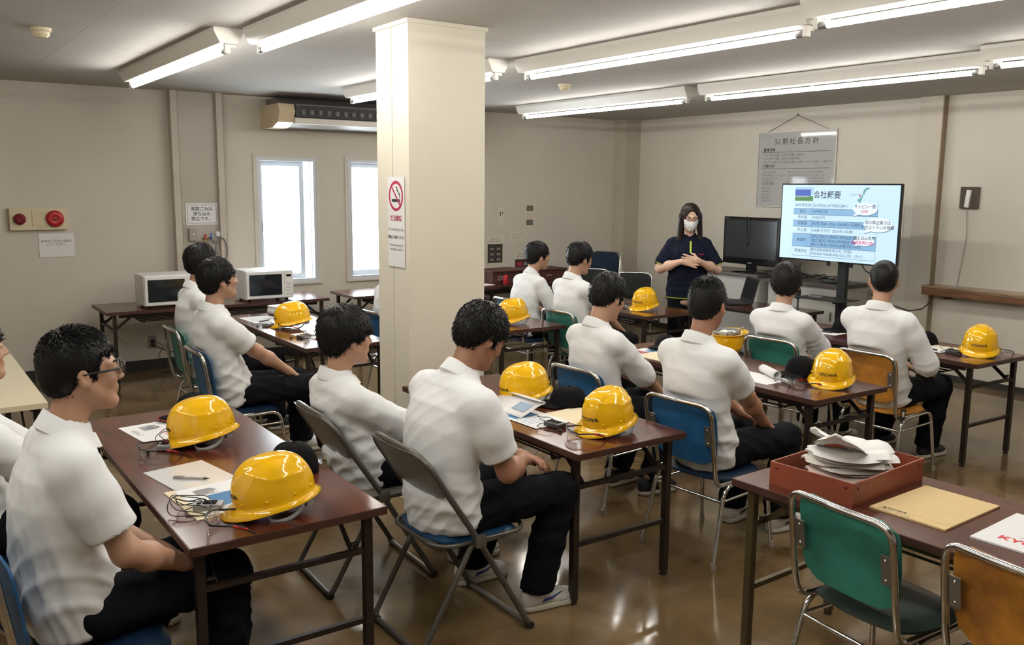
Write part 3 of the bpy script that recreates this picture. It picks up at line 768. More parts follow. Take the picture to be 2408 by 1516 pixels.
folding_chair('taupe folding chair under the student left of the pillar', 1.75, 3.66, R(-2), VTAUPE, VTAUPE, GREYPAINT)
folding_chair('grey folding chair with a blue seat under the bent forward student', 1.82, 3.00, R(0), VTAUPE, mat('seat_blue', (0.012, 0.05, 0.12), 0.35, bump=(200, 0.2)), GREYPAINT)
chair('blue chair under the student at the middle of the room, beyond the papers', 3.38, 3.82, R(2), VBLUE, VNAVY)
chair('blue chair with a clear back view under the student at the rolled paper', 3.33, 2.98, R(4), VBLUE, VNAVY)
chair('green chair under the student looking at the laptop', 5.12, 3.88, R(4), VGREEN, VDKGREEN)
oc = chair('orange chair under the student with cropped hair', 5.24, 3.22, R(0), VORANGE, VORANGE)
q = MB().box((-0.165, -0.222, 0.425), (0.05, 0.003, 0.075), rot=Matrix.Rotation(0.1, 4, 'Y')).build('photo_tag', BLACK, oc)
MB().ball((-0.165, -0.2245, 0.43), (0.014, 0.002, 0.018), 10, 6).build('tag_picture', mat('tag_skin', (0.6, 0.45, 0.40), 0.6), q)
chair('green chair under the rear student beside the presenter', 4.74, 5.72, R(2), VGREEN, VDKGREEN)
chair('blue green chair behind the pillar side helmet', 4.84, 6.60, R(0), mat('teal_vinyl', (0.02, 0.11, 0.15), 0.4, bump=(220, 0.2)), VNAVY)
chair('chair of the student hidden by the pillar', 3.42, 6.45, R(0), VBLUE, VNAVY)
chair('empty green chair at the tray table', 2.70, 1.60, R(-6), VGREEN, mat('grey_green_vinyl', (0.035, 0.052, 0.046), 0.30, bump=(220, 0.2)))
chair('empty orange chair at the bottom right corner', 2.70, 1.06, R(-6), VORANGE, VBROWN)
for k in range(4):
    chair(['lowest dark chair of the stack by the corner column', 'second dark chair up in the stack by the corner column', 'third dark chair up in the stack by the corner column', 'top dark chair of the stack by the corner column'][k], 7.36-0.012*k, 8.58, R(200), VNAVY if k == 3 else VBLACK, VBLACK, z=0.064*k, group='stacked dark chairs')
chair('single dark chair beside the stack, left of the presenter', 7.10, 7.70, R(215), VBLACK, VBLACK)
chair('dark chair partly hidden behind the rear student, left of the stack', 6.98, 8.30, R(222), VBLACK, VBLACK)
# ------------------------------------------------------------------ soft bodies from distance fields
def v3(*a): return np.array(a, dtype=np.float64)
class Grid:
    def __init__(s, lo, hi, h):
        s.lo = np.array(lo, float); s.h = h
        n = np.ceil((np.array(hi)-s.lo)/h).astype(int)+1
        s.x = (s.lo[0]+h*np.arange(n[0])).astype(np.float32)[:, None, None]
        s.y = (s.lo[1]+h*np.arange(n[1])).astype(np.float32)[None, :, None]
        s.z = (s.lo[2]+h*np.arange(n[2])).astype(np.float32)[None, None, :]
def sub(g, lo, hi):
    """the part of a grid inside a box, with its slices"""
    q = Grid.__new__(Grid); q.h = g.h; sl = []
    for i, a in enumerate((g.x, g.y, g.z)):
        r = a.ravel(); i0 = max(0, int(np.searchsorted(r, lo[i]))); i1 = min(len(r), int(np.searchsorted(r, hi[i]))+1); sl.append(slice(i0, i1))
    q.x, q.y, q.z = g.x[sl[0]], g.y[:, sl[1]], g.z[:, :, sl[2]]
    return q, tuple(sl)
def cone(g, a, b, ra, rb):
    a = np.array(a, np.float32); b = np.array(b, np.float32); d = b-a; L2 = float(d@d)+1e-12
    px, py, pz = g.x-a[0], g.y-a[1], g.z-a[2]
    t = np.clip((px*d[0]+py*d[1]+pz*d[2])/L2, 0, 1)
    return np.sqrt((px-t*d[0])**2+(py-t*d[1])**2+(pz-t*d[2])**2)-(ra+(rb-ra)*t)
def ell(g, c, r, rot=None):
    px, py, pz = g.x-c[0], g.y-c[1], g.z-c[2]
    if rot is not None:
        M = np.array(rot)
        px, py, pz = [M[0, i]*px+M[1, i]*py+M[2, i]*pz for i in range(3)]
    k0 = np.sqrt((px/r[0])**2+(py/r[1])**2+(pz/r[2])**2)
    k1 = np.sqrt((px/r[0]**2)**2+(py/r[1]**2)**2+(pz/r[2]**2)**2)+1e-6
    return (k0*(k0-1)/k1).astype(np.float32)
def plane(g, p, n):
    n = np.array(n, float)/np.linalg.norm(n)
    return (g.x-p[0])*n[0]+(g.y-p[1])*n[1]+(g.z-p[2])*n[2]
def su(a, b, k):
    h = np.clip(0.5+0.5*(b-a)/k, 0, 1); return b+(a-b)*h-k*h*(1-h)
def ssub(a, b, k):   # a minus b
    h = np.clip(0.5-0.5*(a+b)/k, 0, 1); return a+(-b-a)*h+k*h*(1-h)
def smx(a, b, k): return -su(-a, -b, k)
def loft(g, pts, side, A, B, capz=0.05):
    """elliptic loft along a spine; A half widths along side, B half depths"""
    out = None
    s = np.array(side, float); s /= np.linalg.norm(s)
    for i in range(len(pts)-1):
        p0 = np.array(pts[i]); d = np.array(pts[i+1])-p0; L = np.linalg.norm(d); d = d/L
        n = np.cross(s, d); n /= np.linalg.norm(n); ss = np.cross(d, n)
        px, py, pz = g.x-p0[0], g.y-p0[1], g.z-p0[2]
        ax = px*d[0]+py*d[1]+pz*d[2]; t = np.clip(ax/L, 0, 1)
        u = px*ss[0]+py*ss[1]+pz*ss[2]; v = px*n[0]+py*n[1]+pz*n[2]; w = ax-t*L
        a = A[i]+(A[i+1]-A[i])*t; b = B[i]+(B[i+1]-B[i])*t
        k0 = np.sqrt((u/a)**2+(v/b)**2+(w/capz)**2); k1 = np.sqrt((u/a**2)**2+(v/b**2)**2+(w/capz**2)**2)+1e-6
        e = k0*(k0-1)/k1
        out = e if out is None else np.minimum(out, e)
    return out
def nets(g, F):
    """surface nets -> vertices, quads"""
    F = np.ascontiguousarray(np.asarray(F, np.float32)); I = F < 0
    nx, ny, nz = F.shape
    cx, cy, cz = nx-1, ny-1, nz-1
    c8 = np.zeros((cx, cy, cz), np.uint8)
    for i in (0, 1):
        for j in (0, 1):
            for k in (0, 1): c8 += I[i:i+cx, j:j+cy, k:k+cz]
    has = (c8 > 0) & (c8 < 8)
    C = np.stack(np.nonzero(has), 1); idx = np.full(has.shape, -1, np.int64); idx[has] = np.arange(len(C))
    fl = F.ravel(); st = np.array([ny*nz, nz, 1]); base = C@st
    cnt = np.zeros(len(C), np.float32); acc = np.zeros((len(C), 3), np.float32)
    for ax in range(3):
        ot = [i for i in range(3) if i != ax]
        for o1 in (0, 1):
            for o2 in (0, 1):
                o = [0, 0, 0]; o[ot[0]] = o1; o[ot[1]] = o2
                ia = base+int(np.dot(o, st)); fa = fl[ia]; fb = fl[ia+st[ax]]
                m = (fa < 0) != (fb < 0)
                t = np.where(m, fa/np.where(m, fa-fb, 1), 0); cnt += m
                for k in range(3): acc[:, k] += np.where(m, (t if k == ax else o[k]), 0)
    P = C.astype(np.float32)+acc/cnt[:, None]
    V = g.lo[None, :]+P*g.h
    Q = []
    for ax in range(3):
        a1, a2 = (ax+1) % 3, (ax+2) % 3
        n = [nx, ny, nz]
        s0 = [slice(None)]*3; s1 = [slice(None)]*3
        s0[ax] = slice(0, n[ax]-1); s1[ax] = slice(1, n[ax])
        for a in (a1, a2): s0[a] = slice(1, n[a]-1); s1[a] = slice(1, n[a]-1)
        A, B = I[tuple(s0)], I[tuple(s1)]
        for flip, m in ((False, A & ~B), (True, ~A & B)):
            ii = np.stack(np.nonzero(m), 1)
            if not len(ii): continue
            ii[:, a1] += 1; ii[:, a2] += 1
            def cell(d1, d2):
                j = ii.copy(); j[:, a1] -= d1; j[:, a2] -= d2
                return idx[j[:, 0], j[:, 1], j[:, 2]]
            q = np.stack([cell(1, 1), cell(0, 1), cell(0, 0), cell(1, 0)], 1)
            Q.append(q[:, ::-1] if flip else q)
    Q = np.concatenate(Q); Q = Q[(Q >= 0).all(1)]
    return V, Q
def vnormals(V, Q):
    n = np.cross(V[Q[:, 2]]-V[Q[:, 0]], V[Q[:, 3]]-V[Q[:, 1]]); N = np.zeros_like(V)
    for k in range(4): np.add.at(N, Q[:, k], n)
    return N/(np.linalg.norm(N, axis=1, keepdims=True)+1e-9)
def join(parts):
    Vs, Qs, n = [], [], 0
    for V, Q in parts: Vs.append(V); Qs.append(Q+n); n += len(V)
    return np.concatenate(Vs), np.concatenate(Qs)
def rotm(yaw, pitch, roll=0.0):
    cy, sy, cp, sp, cr, sr = math.cos(yaw), math.sin(yaw), math.cos(pitch), math.sin(pitch), math.cos(roll), math.sin(roll)
    Rz = np.array([[cy, -sy, 0], [sy, cy, 0], [0, 0, 1]]); Ry = np.array([[cp, 0, sp], [0, 1, 0], [-sp, 0, cp]]); Rx = np.array([[1, 0, 0], [0, cr, -sr], [0, sr, cr]])
    return Rz@Ry@Rx
def ik(S_, Hn, l1, l2, hint):
    S_ = np.array(S_, float); Hn = np.array(Hn, float); d = Hn-S_; L = np.linalg.norm(d)
    if L > (l1+l2)*0.999: Hn = S_+d/L*(l1+l2)*0.999; d = Hn-S_; L = np.linalg.norm(d)
    a = (l1*l1-l2*l2+L*L)/(2*L); h = math.sqrt(max(l1*l1-a*a, 0)); u = d/L
    hv = np.array(hint, float); hv -= u*(hv@u); hv /= np.linalg.norm(hv)
    return S_+u*a+hv*h, Hn
def hand_field(g, wr, fdir, pnorm, thumb_side, curl=0.5, spread=0.0, k=0.010):
    """palm, four unequal bent fingers and a thumb leaving the side of the palm"""
    f = fdir/np.linalg.norm(fdir); n = pnorm-f*(pnorm@f); n /= np.linalg.norm(n); s = np.cross(n, f)*thumb_side
    d = cone(g, wr-f*0.01, wr+f*0.03, 0.024, 0.026)
    for o in (-0.024, 0.0, 0.024):
        d = su(d, cone(g, wr+f*0.02+s*o*0.7, wr+f*0.082+s*o, 0.0145, 0.0125), 0.016)
    for i, (o, ln) in enumerate(((0.031, 0.070), (0.0105, 0.080), (-0.0105, 0.074), (-0.030, 0.058))):
        p = wr+f*0.084+s*o; dirv = f+s*o*spread; c = curl*(0.8+0.12*i)
        for j, (seg, r0, r1) in enumerate(((0.45, 0.0095, 0.0088), (0.30, 0.0088, 0.0080), (0.25, 0.0080, 0.0066))):
            a = c*(0.45+0.55*j)
            dd = dirv*math.cos(a)+n*math.sin(a)
            q = p+dd/np.linalg.norm(dd)*ln*seg
            d = su(d, cone(g, p, q, r0, r1), 0.006 if j else k); p = q
    p = wr+f*0.022+s*0.024; q = p+(f*0.55+s*0.75+n*0.25)*0.038; r = q+(f*0.9+s*0.25+n*0.35)*0.032
    d = su(d, cone(g, p, q, 0.0145, 0.0110), 0.012); d = su(d, cone(g, q, r, 0.0105, 0.0080), 0.006)
    return d
def head_field(g, neck_to, female=False, ears=True):
    d = ell(g, (-0.014, 0, 0.034), (0.098, 0.078, 0.088))
    d = su(d, ell(g, (0.030, 0, -0.030), (0.064, 0.060, 0.088)), 0.03)
    for s in (-1, 1):
        d = su(d, cone(g, (0.000, s*0.056, -0.038), (0.066, s*0.016, -0.098), 0.020, 0.017), 0.03)
        d = su(d, ell(g, (0.066, s*0.034, -0.022), (0.024, 0.026, 0.026)), 0.018)      # cheek
        d = su(d, cone(g, (0.086, s*0.012, 0.026), (0.070, s*0.050, 0.026), 0.009, 0.009), 0.014)   # brow
    d = su(d, ell(g, (0.076, 0, -0.098), (0.018, 0.022, 0.017)), 0.016)            # chin
    for s in (-1, 1): d = ssub(d, ell(g, (0.102, s*0.031, 0.008), (0.018, 0.017, 0.011)), 0.012)
    d = su(d, cone(g, (0.088, 0, 0.014), (0.108, 0, -0.022), 0.0085, 0.0115), 0.010)
    for s in (-1, 1): d = su(d, ell(g, (0.098, s*0.012, -0.026), (0.012, 0.009, 0.008)), 0.006)
    d = su(d, cone(g, (0.089, -0.014, -0.052), (0.089, 0.014, -0.052), 0.0085, 0.0085), 0.007)
    d = su(d, cone(g, (0.087, -0.012, -0.064), (0.087, 0.012, -0.064), 0.0088, 0.0088), 0.007)
    d = ssub(d, cone(g, (0.100, -0.016, -0.058), (0.100, 0.016, -0.058), 0.0025, 0.0025), 0.004)
    for s in (-1, 1):                                                             # eyelids over the eyes
        d = su(d, ell(g, (0.082, s*0.031, 0.008), (0.013, 0.015, 0.011)), 0.004)
    if ears:
        for s in (-1, 1):
            e = ell(g, (-0.008, s*0.083, -0.006), (0.019, 0.010, 0.033), rotm(s*0.35, -0.25))
            e = ssub(e, ell(g, (-0.002, s*0.092, -0.002), (0.010, 0.007, 0.018), rotm(s*0.35, -0.25)), 0.006)
            d = su(d, e, 0.008)
    nt = np.array(neck_to)
    d = su(d, cone(g, (-0.026, 0, -0.050), nt, 0.052 if not female else 0.045, 0.056 if not female else 0.050), 0.03)
    return d
def hair_field(g, st):
    """st: inflate, fringe, nape, top"""
    inf = st.get('inflate', 0.014); top = st.get('top', 0.0)
    d = ell(g, (-0.016, 0, 0.036+top/2), (0.098+inf, 0.078+inf, 0.088+inf*0.9+top/2))
    d = su(d, ell(g, (-0.062, 0, -0.012), (0.050+inf*0.4, 0.062+inf*0.3, 0.058)), 0.03)
    # hairline as a curve z(x)
    xs = np.array([-0.16, -0.10, -0.055, -0.030, -0.012, 0.012, 0.028, 0.045, 0.075, 0.14])
    na = st.get('nape', -0.085); fr = st.get('fringe', 0.055); sb = st.get('side', -0.012)
    zs = np.array([na-0.01, na, na+0.012, -0.035, 0.012, 0.004, sb, fr-0.012, fr, fr+0.004])
    zc = np.interp(g.x.ravel(), xs, zs).astype(np.float32)[:, None, None]
    wob = 0.006*np.sin(g.y*130+g.x*60)+0.004*np.sin(g.y*310+1.0)
    d = smx(d, (zc+wob-g.z)*0.8, 0.006)
    # open face
    d = ssub(d, ell(g, (0.130, 0, fr-0.105), (0.075, 0.074, 0.105)), 0.008)
    return d
def tufts(V, N, n, st, rng, Rcrown=(-0.05, 0.0, 0.12)):
    """tapered locks rooted in the hair surface"""
    L, up, th = st.get('len', 0.035), st.get('up', 0.25), st.get('thick', 0.0034)
    idx = rng.choice(len(V), n, replace=len(V) < n)
    P = V[idx]; Nn = N[idx]; c = np.array(Rcrown)
    flow = P-c; flow -= Nn*(flow*Nn).sum(1, keepdims=True); flow /= np.linalg.norm(flow, axis=1, keepdims=True)+1e-6
    flow += rng.normal(0, st.get('mess', 0.35), P.shape)
    flow[:, 2] -= st.get('grav', 0.2)
    flow -= Nn*(flow*Nn).sum(1, keepdims=True); flow /= np.linalg.norm(flow, axis=1, keepdims=True)+1e-6
    U = up*(0.6+0.8*rng.random(n))[:, None]
    if 'uptop' in st: U = U+st['uptop']*np.clip((P[:, 2:3]-0.07)/0.05, 0, 1)
    ln = (L*(0.55+0.8*rng.random(n)))[:, None]
    d0 = flow*(1-np.minimum(U, 0.9))+Nn*U; d0 /= np.linalg.norm(d0, axis=1, keepdims=True)
    d1 = d0*0.8+flow*0.35; d1[:, 2] -= st.get('grav', 0.2)*0.6; d1 /= np.linalg.norm(d1, axis=1, keepdims=True)
    A = P-Nn*0.004; B = A+d0*ln*0.5; C = B+d1*ln*0.5
    s = np.cross(d0, Nn+rng.normal(0, 0.3, P.shape)); s /= np.linalg.norm(s, axis=1, keepdims=True)+1e-6
    t = np.cross(s, d0)
    Vs = []; 
    for p, w in ((A, th), (B, th*0.8)):
        for k in range(3):
            a = 2*PI*k/3; Vs.append(p+(s*math.cos(a)*1.5+t*math.sin(a)*0.7)*w)
    Vs.append(C)
    VV = np.stack(Vs, 1).reshape(-1, 3)
    base = (np.arange(n)*7)[:, None]
    quads = []
    for k in range(3):
        l = (k+1) % 3
        quads.append(base+np.array([[k, l, 3+l, 3+k]])); quads.append(base+np.array([[3+k, 3+l, 6, 6]]))
    return VV, np.concatenate(quads)
def xf(V, Rm, T): return V@np.array(Rm).T+np.array(T)
def fold_noise(V, seed, amp, zw, zspread, arm=None):
    rng = np.random.default_rng(seed); w = np.zeros(len(V))
    for k in range(6):
        u = rng.normal(0, 1, 3); u[2] *= 2.2; u /= np.linalg.norm(u); q = rng.normal(0, 1, 3); q /= np.linalg.norm(q)
        f = rng.uniform(62, 118)
        a = np.sin(f*(V@u)+3.2*np.sin(8*(V@q)+rng.uniform(0, 6))+rng.uniform(0, 6))
        mk = np.clip(0.9*np.sin(5.5*(V@rng.normal(0, 1, 3))+rng.uniform(0, 6))+0.35, 0, 1)
        w += (0.5+0.5*a)**2.5*rng.uniform(0.7, 1.1)*mk
    w = w/1.6-0.30
    z = np.exp(-((V[:, 2]-zw)/zspread)**2)
    m = 0.25+0.9*z
    return amp*w*m
def shoe(parent, ankle, yaw, m, solem, near=True, emblem=None, laces=True):
    h = 0.0075
    g = Grid((-0.10, -0.07, -0.01), (0.22, 0.07, 0.13), h)
    d = ell(g, (-0.035, 0, 0.055), (0.048, 0.037, 0.062))
    d = su(d, cone(g, (-0.01, 0, 0.065), (0.085, 0, 0.045), 0.042, 0.036), 0.03)
    d = su(d, ell(g, (0.125, 0, 0.034), (0.072, 0.045, 0.036)), 0.03)
    d = smx(d, plane(g, (-0.02, 0, 0.112), (-0.15, 0, 1)), 0.008)
    d = smx(d, 0.020-g.z, 0.004)
    V, Q = nets(g, d)
    Rz = rotm(yaw, 0); T = np.array([ankle[0], ankle[1], 0.0])
    o = npmesh('shoe', xf(V, Rz, T), Q, m, parent)
    s = np.maximum(np.minimum(np.minimum(cone(g, (-0.038, 0, 0.0), (0.055, 0, 0.0), 0.040, 0.043), cone(g, (0.055, 0, 0.0), (0.150, -0.002, 0.0), 0.043, 0.050)), 9), np.abs(g.z-0.0145)-0.0135)
    dd = np.sqrt((g.y*1.0)**2)
    # vertical walled sole: use 2-D distance
    gx = g.x; t = np.clip((gx+0.038)/0.188, 0, 1); rr = 0.0385+0.011*t
    cx = -0.038+0.188*t
    d2 = np.sqrt((gx-cx)**2+g.y**2)-rr
    s = smx(d2+0*g.z, np.abs(g.z-0.0145)-0.0135, 0.004)
    V, Q = nets(g, s)
    npmesh('sole', xf(V, Rz, T), Q, solem, o)
    if laces:
        mb = MB()
        for k in range(4):
            x = 0.035+k*0.022; z = 0.099-k*0.0125
            mb.tube([(x, -0.024, z-0.008), (x+0.006, 0, z+0.001), (x, 0.024, z-0.008)], 0.003, 5)
        V = np.array([tuple(v) for v in mb.v]); V = xf(V, Rz, T)
        meshobj('laces', V, mb.f, m if m is not SHOEB else SOLEW, o)
    if emblem:
        pts = [(-0.03, 0.050), (0.0, 0.042), (0.045, 0.050), (0.095, 0.070), (0.045, 0.058), (0.015, 0.056), (0.0, 0.060), (-0.012, 0.068), (-0.022, 0.062)]
        for sd in (-1, 1):
            V = [(x+0.01, sd*(0.0405+0.004*min(1, max(0, (x+0.02)/0.06))-0.35*max(0, z-0.055)), z) for x, z in pts]
            V2 = [(x, y-sd*0.006, z) for x, y, z in V]; n = len(V)
            F = [tuple(range(n)), tuple(range(2*n-1, n-1, -1))]+[(i, (i+1) % n, n+(i+1) % n, n+i) for i in range(n)]
            meshobj('side_emblem', xf(np.array(V+V2), Rz, T), F, emblem, o)
    return o
HAIRST = {
    'spiky': dict(inflate=0.010, top=0.012, fringe=0.060, nape=-0.085, len=0.030, up=0.13, uptop=0.26, mess=0.30, grav=0.08, thick=0.0016, n=6000),
    'short': dict(inflate=0.017, top=0.010, fringe=0.045, nape=-0.080, len=0.042, up=0.20, mess=0.42, grav=0.25, thick=0.0021, n=3200),
    'bowl': dict(inflate=0.026, top=0.014, fringe=0.030, nape=-0.075, side=-0.002, len=0.045, up=0.16, mess=0.3, grav=0.3, thick=0.0017, n=4200),
    'buzz': dict(inflate=0.007, top=0.0, fringe=0.055, nape=-0.070, len=0.009, up=0.6, mess=0.5, grav=0.0, thick=0.0010, n=3000),
    'flat': dict(inflate=0.017, top=0.010, fringe=0.035, nape=-0.082, len=0.044, up=0.17, mess=0.36, grav=0.35, thick=0.0021, n=3200),
    'long': dict(inflate=0.014, top=0.006, fringe=0.062, nape=-0.09, len=0.05, up=0.05, mess=0.1, grav=0.6, n=600),
}
def face_parts(root, Rh, T, hairm, eyes=True):
    for s in (-1, 1):
        mb = MB().ball((0.087, s*0.031, 0.0075), (0.0088, 0.0125, 0.0035), 10, 6)
        V = xf(np.array([tuple(v) for v in mb.v]), Rh, T); meshobj('eye', V, mb.f, EYEM, root, True)
        pts = [(0.0965, s*0.013, 0.026), (0.0955, s*0.026, 0.031), (0.0865, s*0.040, 0.031), (0.076, s*0.050, 0.026)]
        mb = MB().tube(pts, [0.0025, 0.0035, 0.003, 0.0015], 6)
        V = xf(np.array([tuple(v) for v in mb.v]), Rh, T); meshobj('eyebrow', V, mb.f, hairm, root, True)
def glasses(root, Rh, T, m, name='glasses', fr=0.0032):
    mb = MB()
    for s in (-1, 1):
        mb.tube([(0.113-0.16*abs(y)*0.5, s*(0.031)+y, z) for y, z in rrect(0.046, 0.032, 0.012, 4, 0, 0.006)], fr, 6, closed=True)
        mb.tube([(0.100, s*0.054, 0.012), (0.085, s*0.076, 0.012), (0.02, s*0.084, 0.010), (-0.015, s*0.084, 0.008), (-0.03, s*0.082, -0.012)], fr*1.2, 6)
    mb.tube([(0.114, -0.009, 0.010), (0.117, 0, 0.013), (0.114, 0.009, 0.010)], 0.002, 6)
    V = xf(np.array([tuple(v) for v in mb.v]), Rh, T)
    o = meshobj(name, V, mb.f, m, root, True)
    ln = MB()
    for s in (-1, 1):
        ln.prism(rrect(0.044, 0.030, 0.011, 4, s*0.031, 0.006), 0.1085, 0.1095, Matrix(((0, 0, 1, 0), (1, 0, 0, 0), (0, 1, 0, 0), (0, 0, 0, 1))))
    V = xf(np.array([tuple(v) for v in ln.v]), Rh, T)
    meshobj('lens', V, ln.f, CLEAR, o)
    return o
def collar_mesh(Nb, Rc, rx, ry, m, root, trim=None, h=0.034):
    n = 40; prof = []
    V = []; F = []
    for k in range(n+1):
        a = PI*0.10+(2*PI-0.2*PI)*k/n      # gap at the front (a = 0)
        f = (1+math.cos(a))/2              # 1 at front, 0 at back
        c, s = math.cos(a), math.sin(a)
        for (dr, z) in ((0.012, -0.030), (0.000, h*(1-0.75*f)), (0.0025, h*(1-0.75*f)+0.003), (0.006, h*(1-0.75*f)+0.001), (0.024+0.008*f, -0.016-0.012*f), (0.021+0.008*f, -0.019-0.012*f)):
            V.append(((rx+dr)*c+0.012*f, (ry+dr)*s, z-0.030*f))
    q = 6
    for k in range(n):
        for j in range(q):
            l = (j+1) % q; F.append((k*q+j, (k+1)*q+j, (k+1)*q+l, k*q+l))
    F.append(tuple(range(q))); F.append(tuple(n*q+j for j in reversed(range(q))))
    V = xf(np.array(V), Rc, Nb)
    o = meshobj('collar', V, F, m, root); autosmooth(o, 55)
    return o
def student(label, x, y, rot, head, hyaw=0.0, hpitch=0.0, hroll=0.0, sleeve='short', hair='short', bulk=1.0, hands=((0.30, 0.10, 0.60), (0.30, -0.10, 0.60)),
            knees=((0.42, 0.13, 0.50), (0.42, -0.13, 0.50)), feet=((0.42, 0.13), (0.42, -0.13)), fyaw=(0.1, -0.1), skin=None, shoes=None, sole=None, emblem=None,
            specs=None, seed=0, res=0.009, hip=-0.03, legs=True, seat=0.447, hairm=None, twist=0.0, curl=0.7, lod=1.0, back=((-0.208, 0, 0.635), (-1, 0, -0.14), 0.80, 0.40)):
    """seated student facing local +X; head = (x, y, z) of the head centre, local"""
    skin = skin or SKIN; hairm = hairm or HAIR; rng = np.random.default_rng(100+seed)
    Hd = np.array(head, float); Rh = rotm(hyaw, hpitch, hroll)
    HipP = np.array([hip, 0, seat+0.055])
    Nb = Hd+rotm(hyaw*0.5, hpitch*0.45)@np.array([-0.055, 0, -0.160])
    mid = (HipP+Nb)/2; lean = (Nb[0]-HipP[0])
    mid[0] -= 0.045+max(0, lean)*0.18
    sp = [HipP*(1-t)**2+2*t*(1-t)*(2*mid-0.5*(HipP+Nb))+Nb*t*t for t in np.linspace(0, 1, 9)]
    sp[0] = HipP+np.array([0, 0, -0.02])
    side = np.array([-math.sin(twist), math.cos(twist), 0])
    b = bulk
    #      hem   hip    waist               chest               shoulder   neck
    A = np.array([0.178, 0.180, 0.176, 0.174, 0.180, 0.188, 0.190, 0.160, 0.066])*b
    B = np.array([0.138, 0.138, 0.130, 0.126, 0.126, 0.126, 0.116, 0.090, 0.062])*(0.5+0.5*b)
    d_up = sp[8]-sp[6]; d_up /= np.linalg.norm(d_up); fwd = np.cross(side, d_up); fwd /= np.linalg.norm(fwd)
    arms = []
    for i, s in enumerate((1, -1)):
        Sh = Nb-d_up*(0.092*b)+side*s*0.172*b+fwd*0.004
        E, Hn = ik(Sh, hands[i], 0.285, 0.265, (-0.55, s*0.75, -0.4))
        arms.append((Sh, E, Hn, s))
    # ---- body: one skin surface (torso, arms with hands, legs, neck and head)
    parts = []
    gl = Grid((-0.32, -0.42, 0.02), (0.75, 0.42, Nb[2]+0.06), 0.016)
    d = loft(gl, sp, side, A-0.032, B-0.030)
    for (Sh, E, Hn, s) in arms: d = su(d, cone(gl, Sh-side*s*0.03-d_up*0.02, E, 0.034, 0.032), 0.03)
    if legs:
        for i, s in enumerate((1, -1)):
            K = np.array(knees[i]); An = np.array([feet[i][0], feet[i][1], 0.09])
            d = su(d, cone(gl, HipP+np.array([0.02, s*0.09, 0.01]), K, 0.068, 0.045), 0.03)
            d = su(d, cone(gl, K, An, 0.045, 0.036), 0.02)
    d = smx(d, plane(gl, back[0], back[1])+0.014-0.6*np.clip((gl.z-back[2])/0.12, 0, 1)**2-0.6*np.clip((back[3]-gl.z)/0.10, 0, 1)**2, 0.02)
    parts.append(nets(gl, d))
    for (Sh, E, Hn, s) in arms:
        fd = Hn-E; fd /= np.linalg.norm(fd)
        pts = np.array([Sh, E, Hn, Hn+fd*0.2]); g = Grid(pts.min(0)-0.11, pts.max(0)+0.11, 0.0070*lod)
        d = cone(g, Sh+(E-Sh)*0.25, E, 0.042*b, 0.040)
        d = su(d, cone(g, E, E*0.65+Hn*0.35, 0.039, 0.041*(0.6+0.4*b)), 0.03)
        d = su(d, cone(g, E*0.65+Hn*0.35, Hn, 0.040*(0.6+0.4*b), 0.026), 0.03)
        fd2 = fd*0.8+np.array([0.15, -s*0.55, -0.05]); 
        q, sl = sub(g, np.minimum(Hn, Hn+fd2*0.17)-0.08, np.maximum(Hn, Hn+fd2*0.17)+0.08)
        d[sl] = su(d[sl], hand_field(q, Hn, fd2, np.array([-0.25, 0, -1.0]), s*-1.0, curl), 0.016)
        parts.append(nets(g, d))
    gh = Grid((-0.15, -0.115, -0.26), (0.15, 0.115, 0.16), 0.0050*lod)
    nk = Rh.T@(Nb+d_up*-0.05-Hd)
    Vh, Qh = nets(gh, head_field(gh, nk))
    parts.append((xf(Vh, Rh, Hd), Qh))
    V, Q = join(parts)
    root = npmesh('person', V, Q, skin)
    root.location = (x, y, 0); root.rotation_euler = (0, 0, rot)
    tag(root, label, 'person', 'seated students')
    # ---- shirt
    g = Grid((-0.36, -0.46, seat-0.03), (0.62, 0.46, Nb[2]+0.06), res*lod)
    d = loft(g, sp, side, A, B)
    for (Sh, E, Hn, s) in arms:
        L = 0.74 if sleeve == 'short' else 1.0
        u = E-Sh; end = Sh+u*L
        a = su(cone(g, Sh, Sh+u*0.35, 0.066*b, 0.074*b), cone(g, Sh+u*0.3, end+u*0.1, 0.072*b, 0.071), 0.02)
        if sleeve == 'short':
            a = smx(a, plane(g, end, u), 0.004)
            a = np.maximum(a, -cone(g, Sh+u*0.6, E+u*0.3, 0.052, 0.064))
        elif sleeve == 'rolled':
            w = Hn-E; e2 = E+w*0.30
            c = su(a, cone(g, E, e2, 0.060, 0.056), 0.03)
            for q in (0.16, 0.27): c = su(c, cone(g, E+w*(q-0.03), E+w*q, 0.060, 0.062), 0.006)
            a = smx(c, plane(g, E+w*0.33, w), 0.004)
            a = np.maximum(a, -cone(g, E+w*0.27, Hn, 0.046, 0.05))
        else:
            w = Hn-E
            c = su(a, cone(g, E, Hn-w*0.06, 0.056, 0.040), 0.03)
            for q in (0.80, 0.86): c = su(c, cone(g, E+w*(q-0.03), E+w*q, 0.043, 0.044), 0.005)
            a = smx(c, plane(g, E+w*0.90, w), 0.004)
            a = np.maximum(a, -cone(g, E+w*0.85, Hn+w*0.2, 0.032, 0.034))
        d = su(d, a, 0.026)
    for (Sh, E, Hn, s) in arms: d = su(d, cone(g, Nb-d_up*0.042+side*s*0.02, Sh+d_up*0.002-side*s*0.02, 0.060, 0.062*b), 0.05)
    d = smx(d, plane(g, (0.0, 0, seat+0.005), (0.32, 0, -1)), 0.006)
    d = smx(d, plane(g, back[0], back[1])-0.6*np.clip((g.z-back[2])/0.12, 0, 1)**2-0.6*np.clip((back[3]-g.z)/0.10, 0, 1)**2, 0.02)
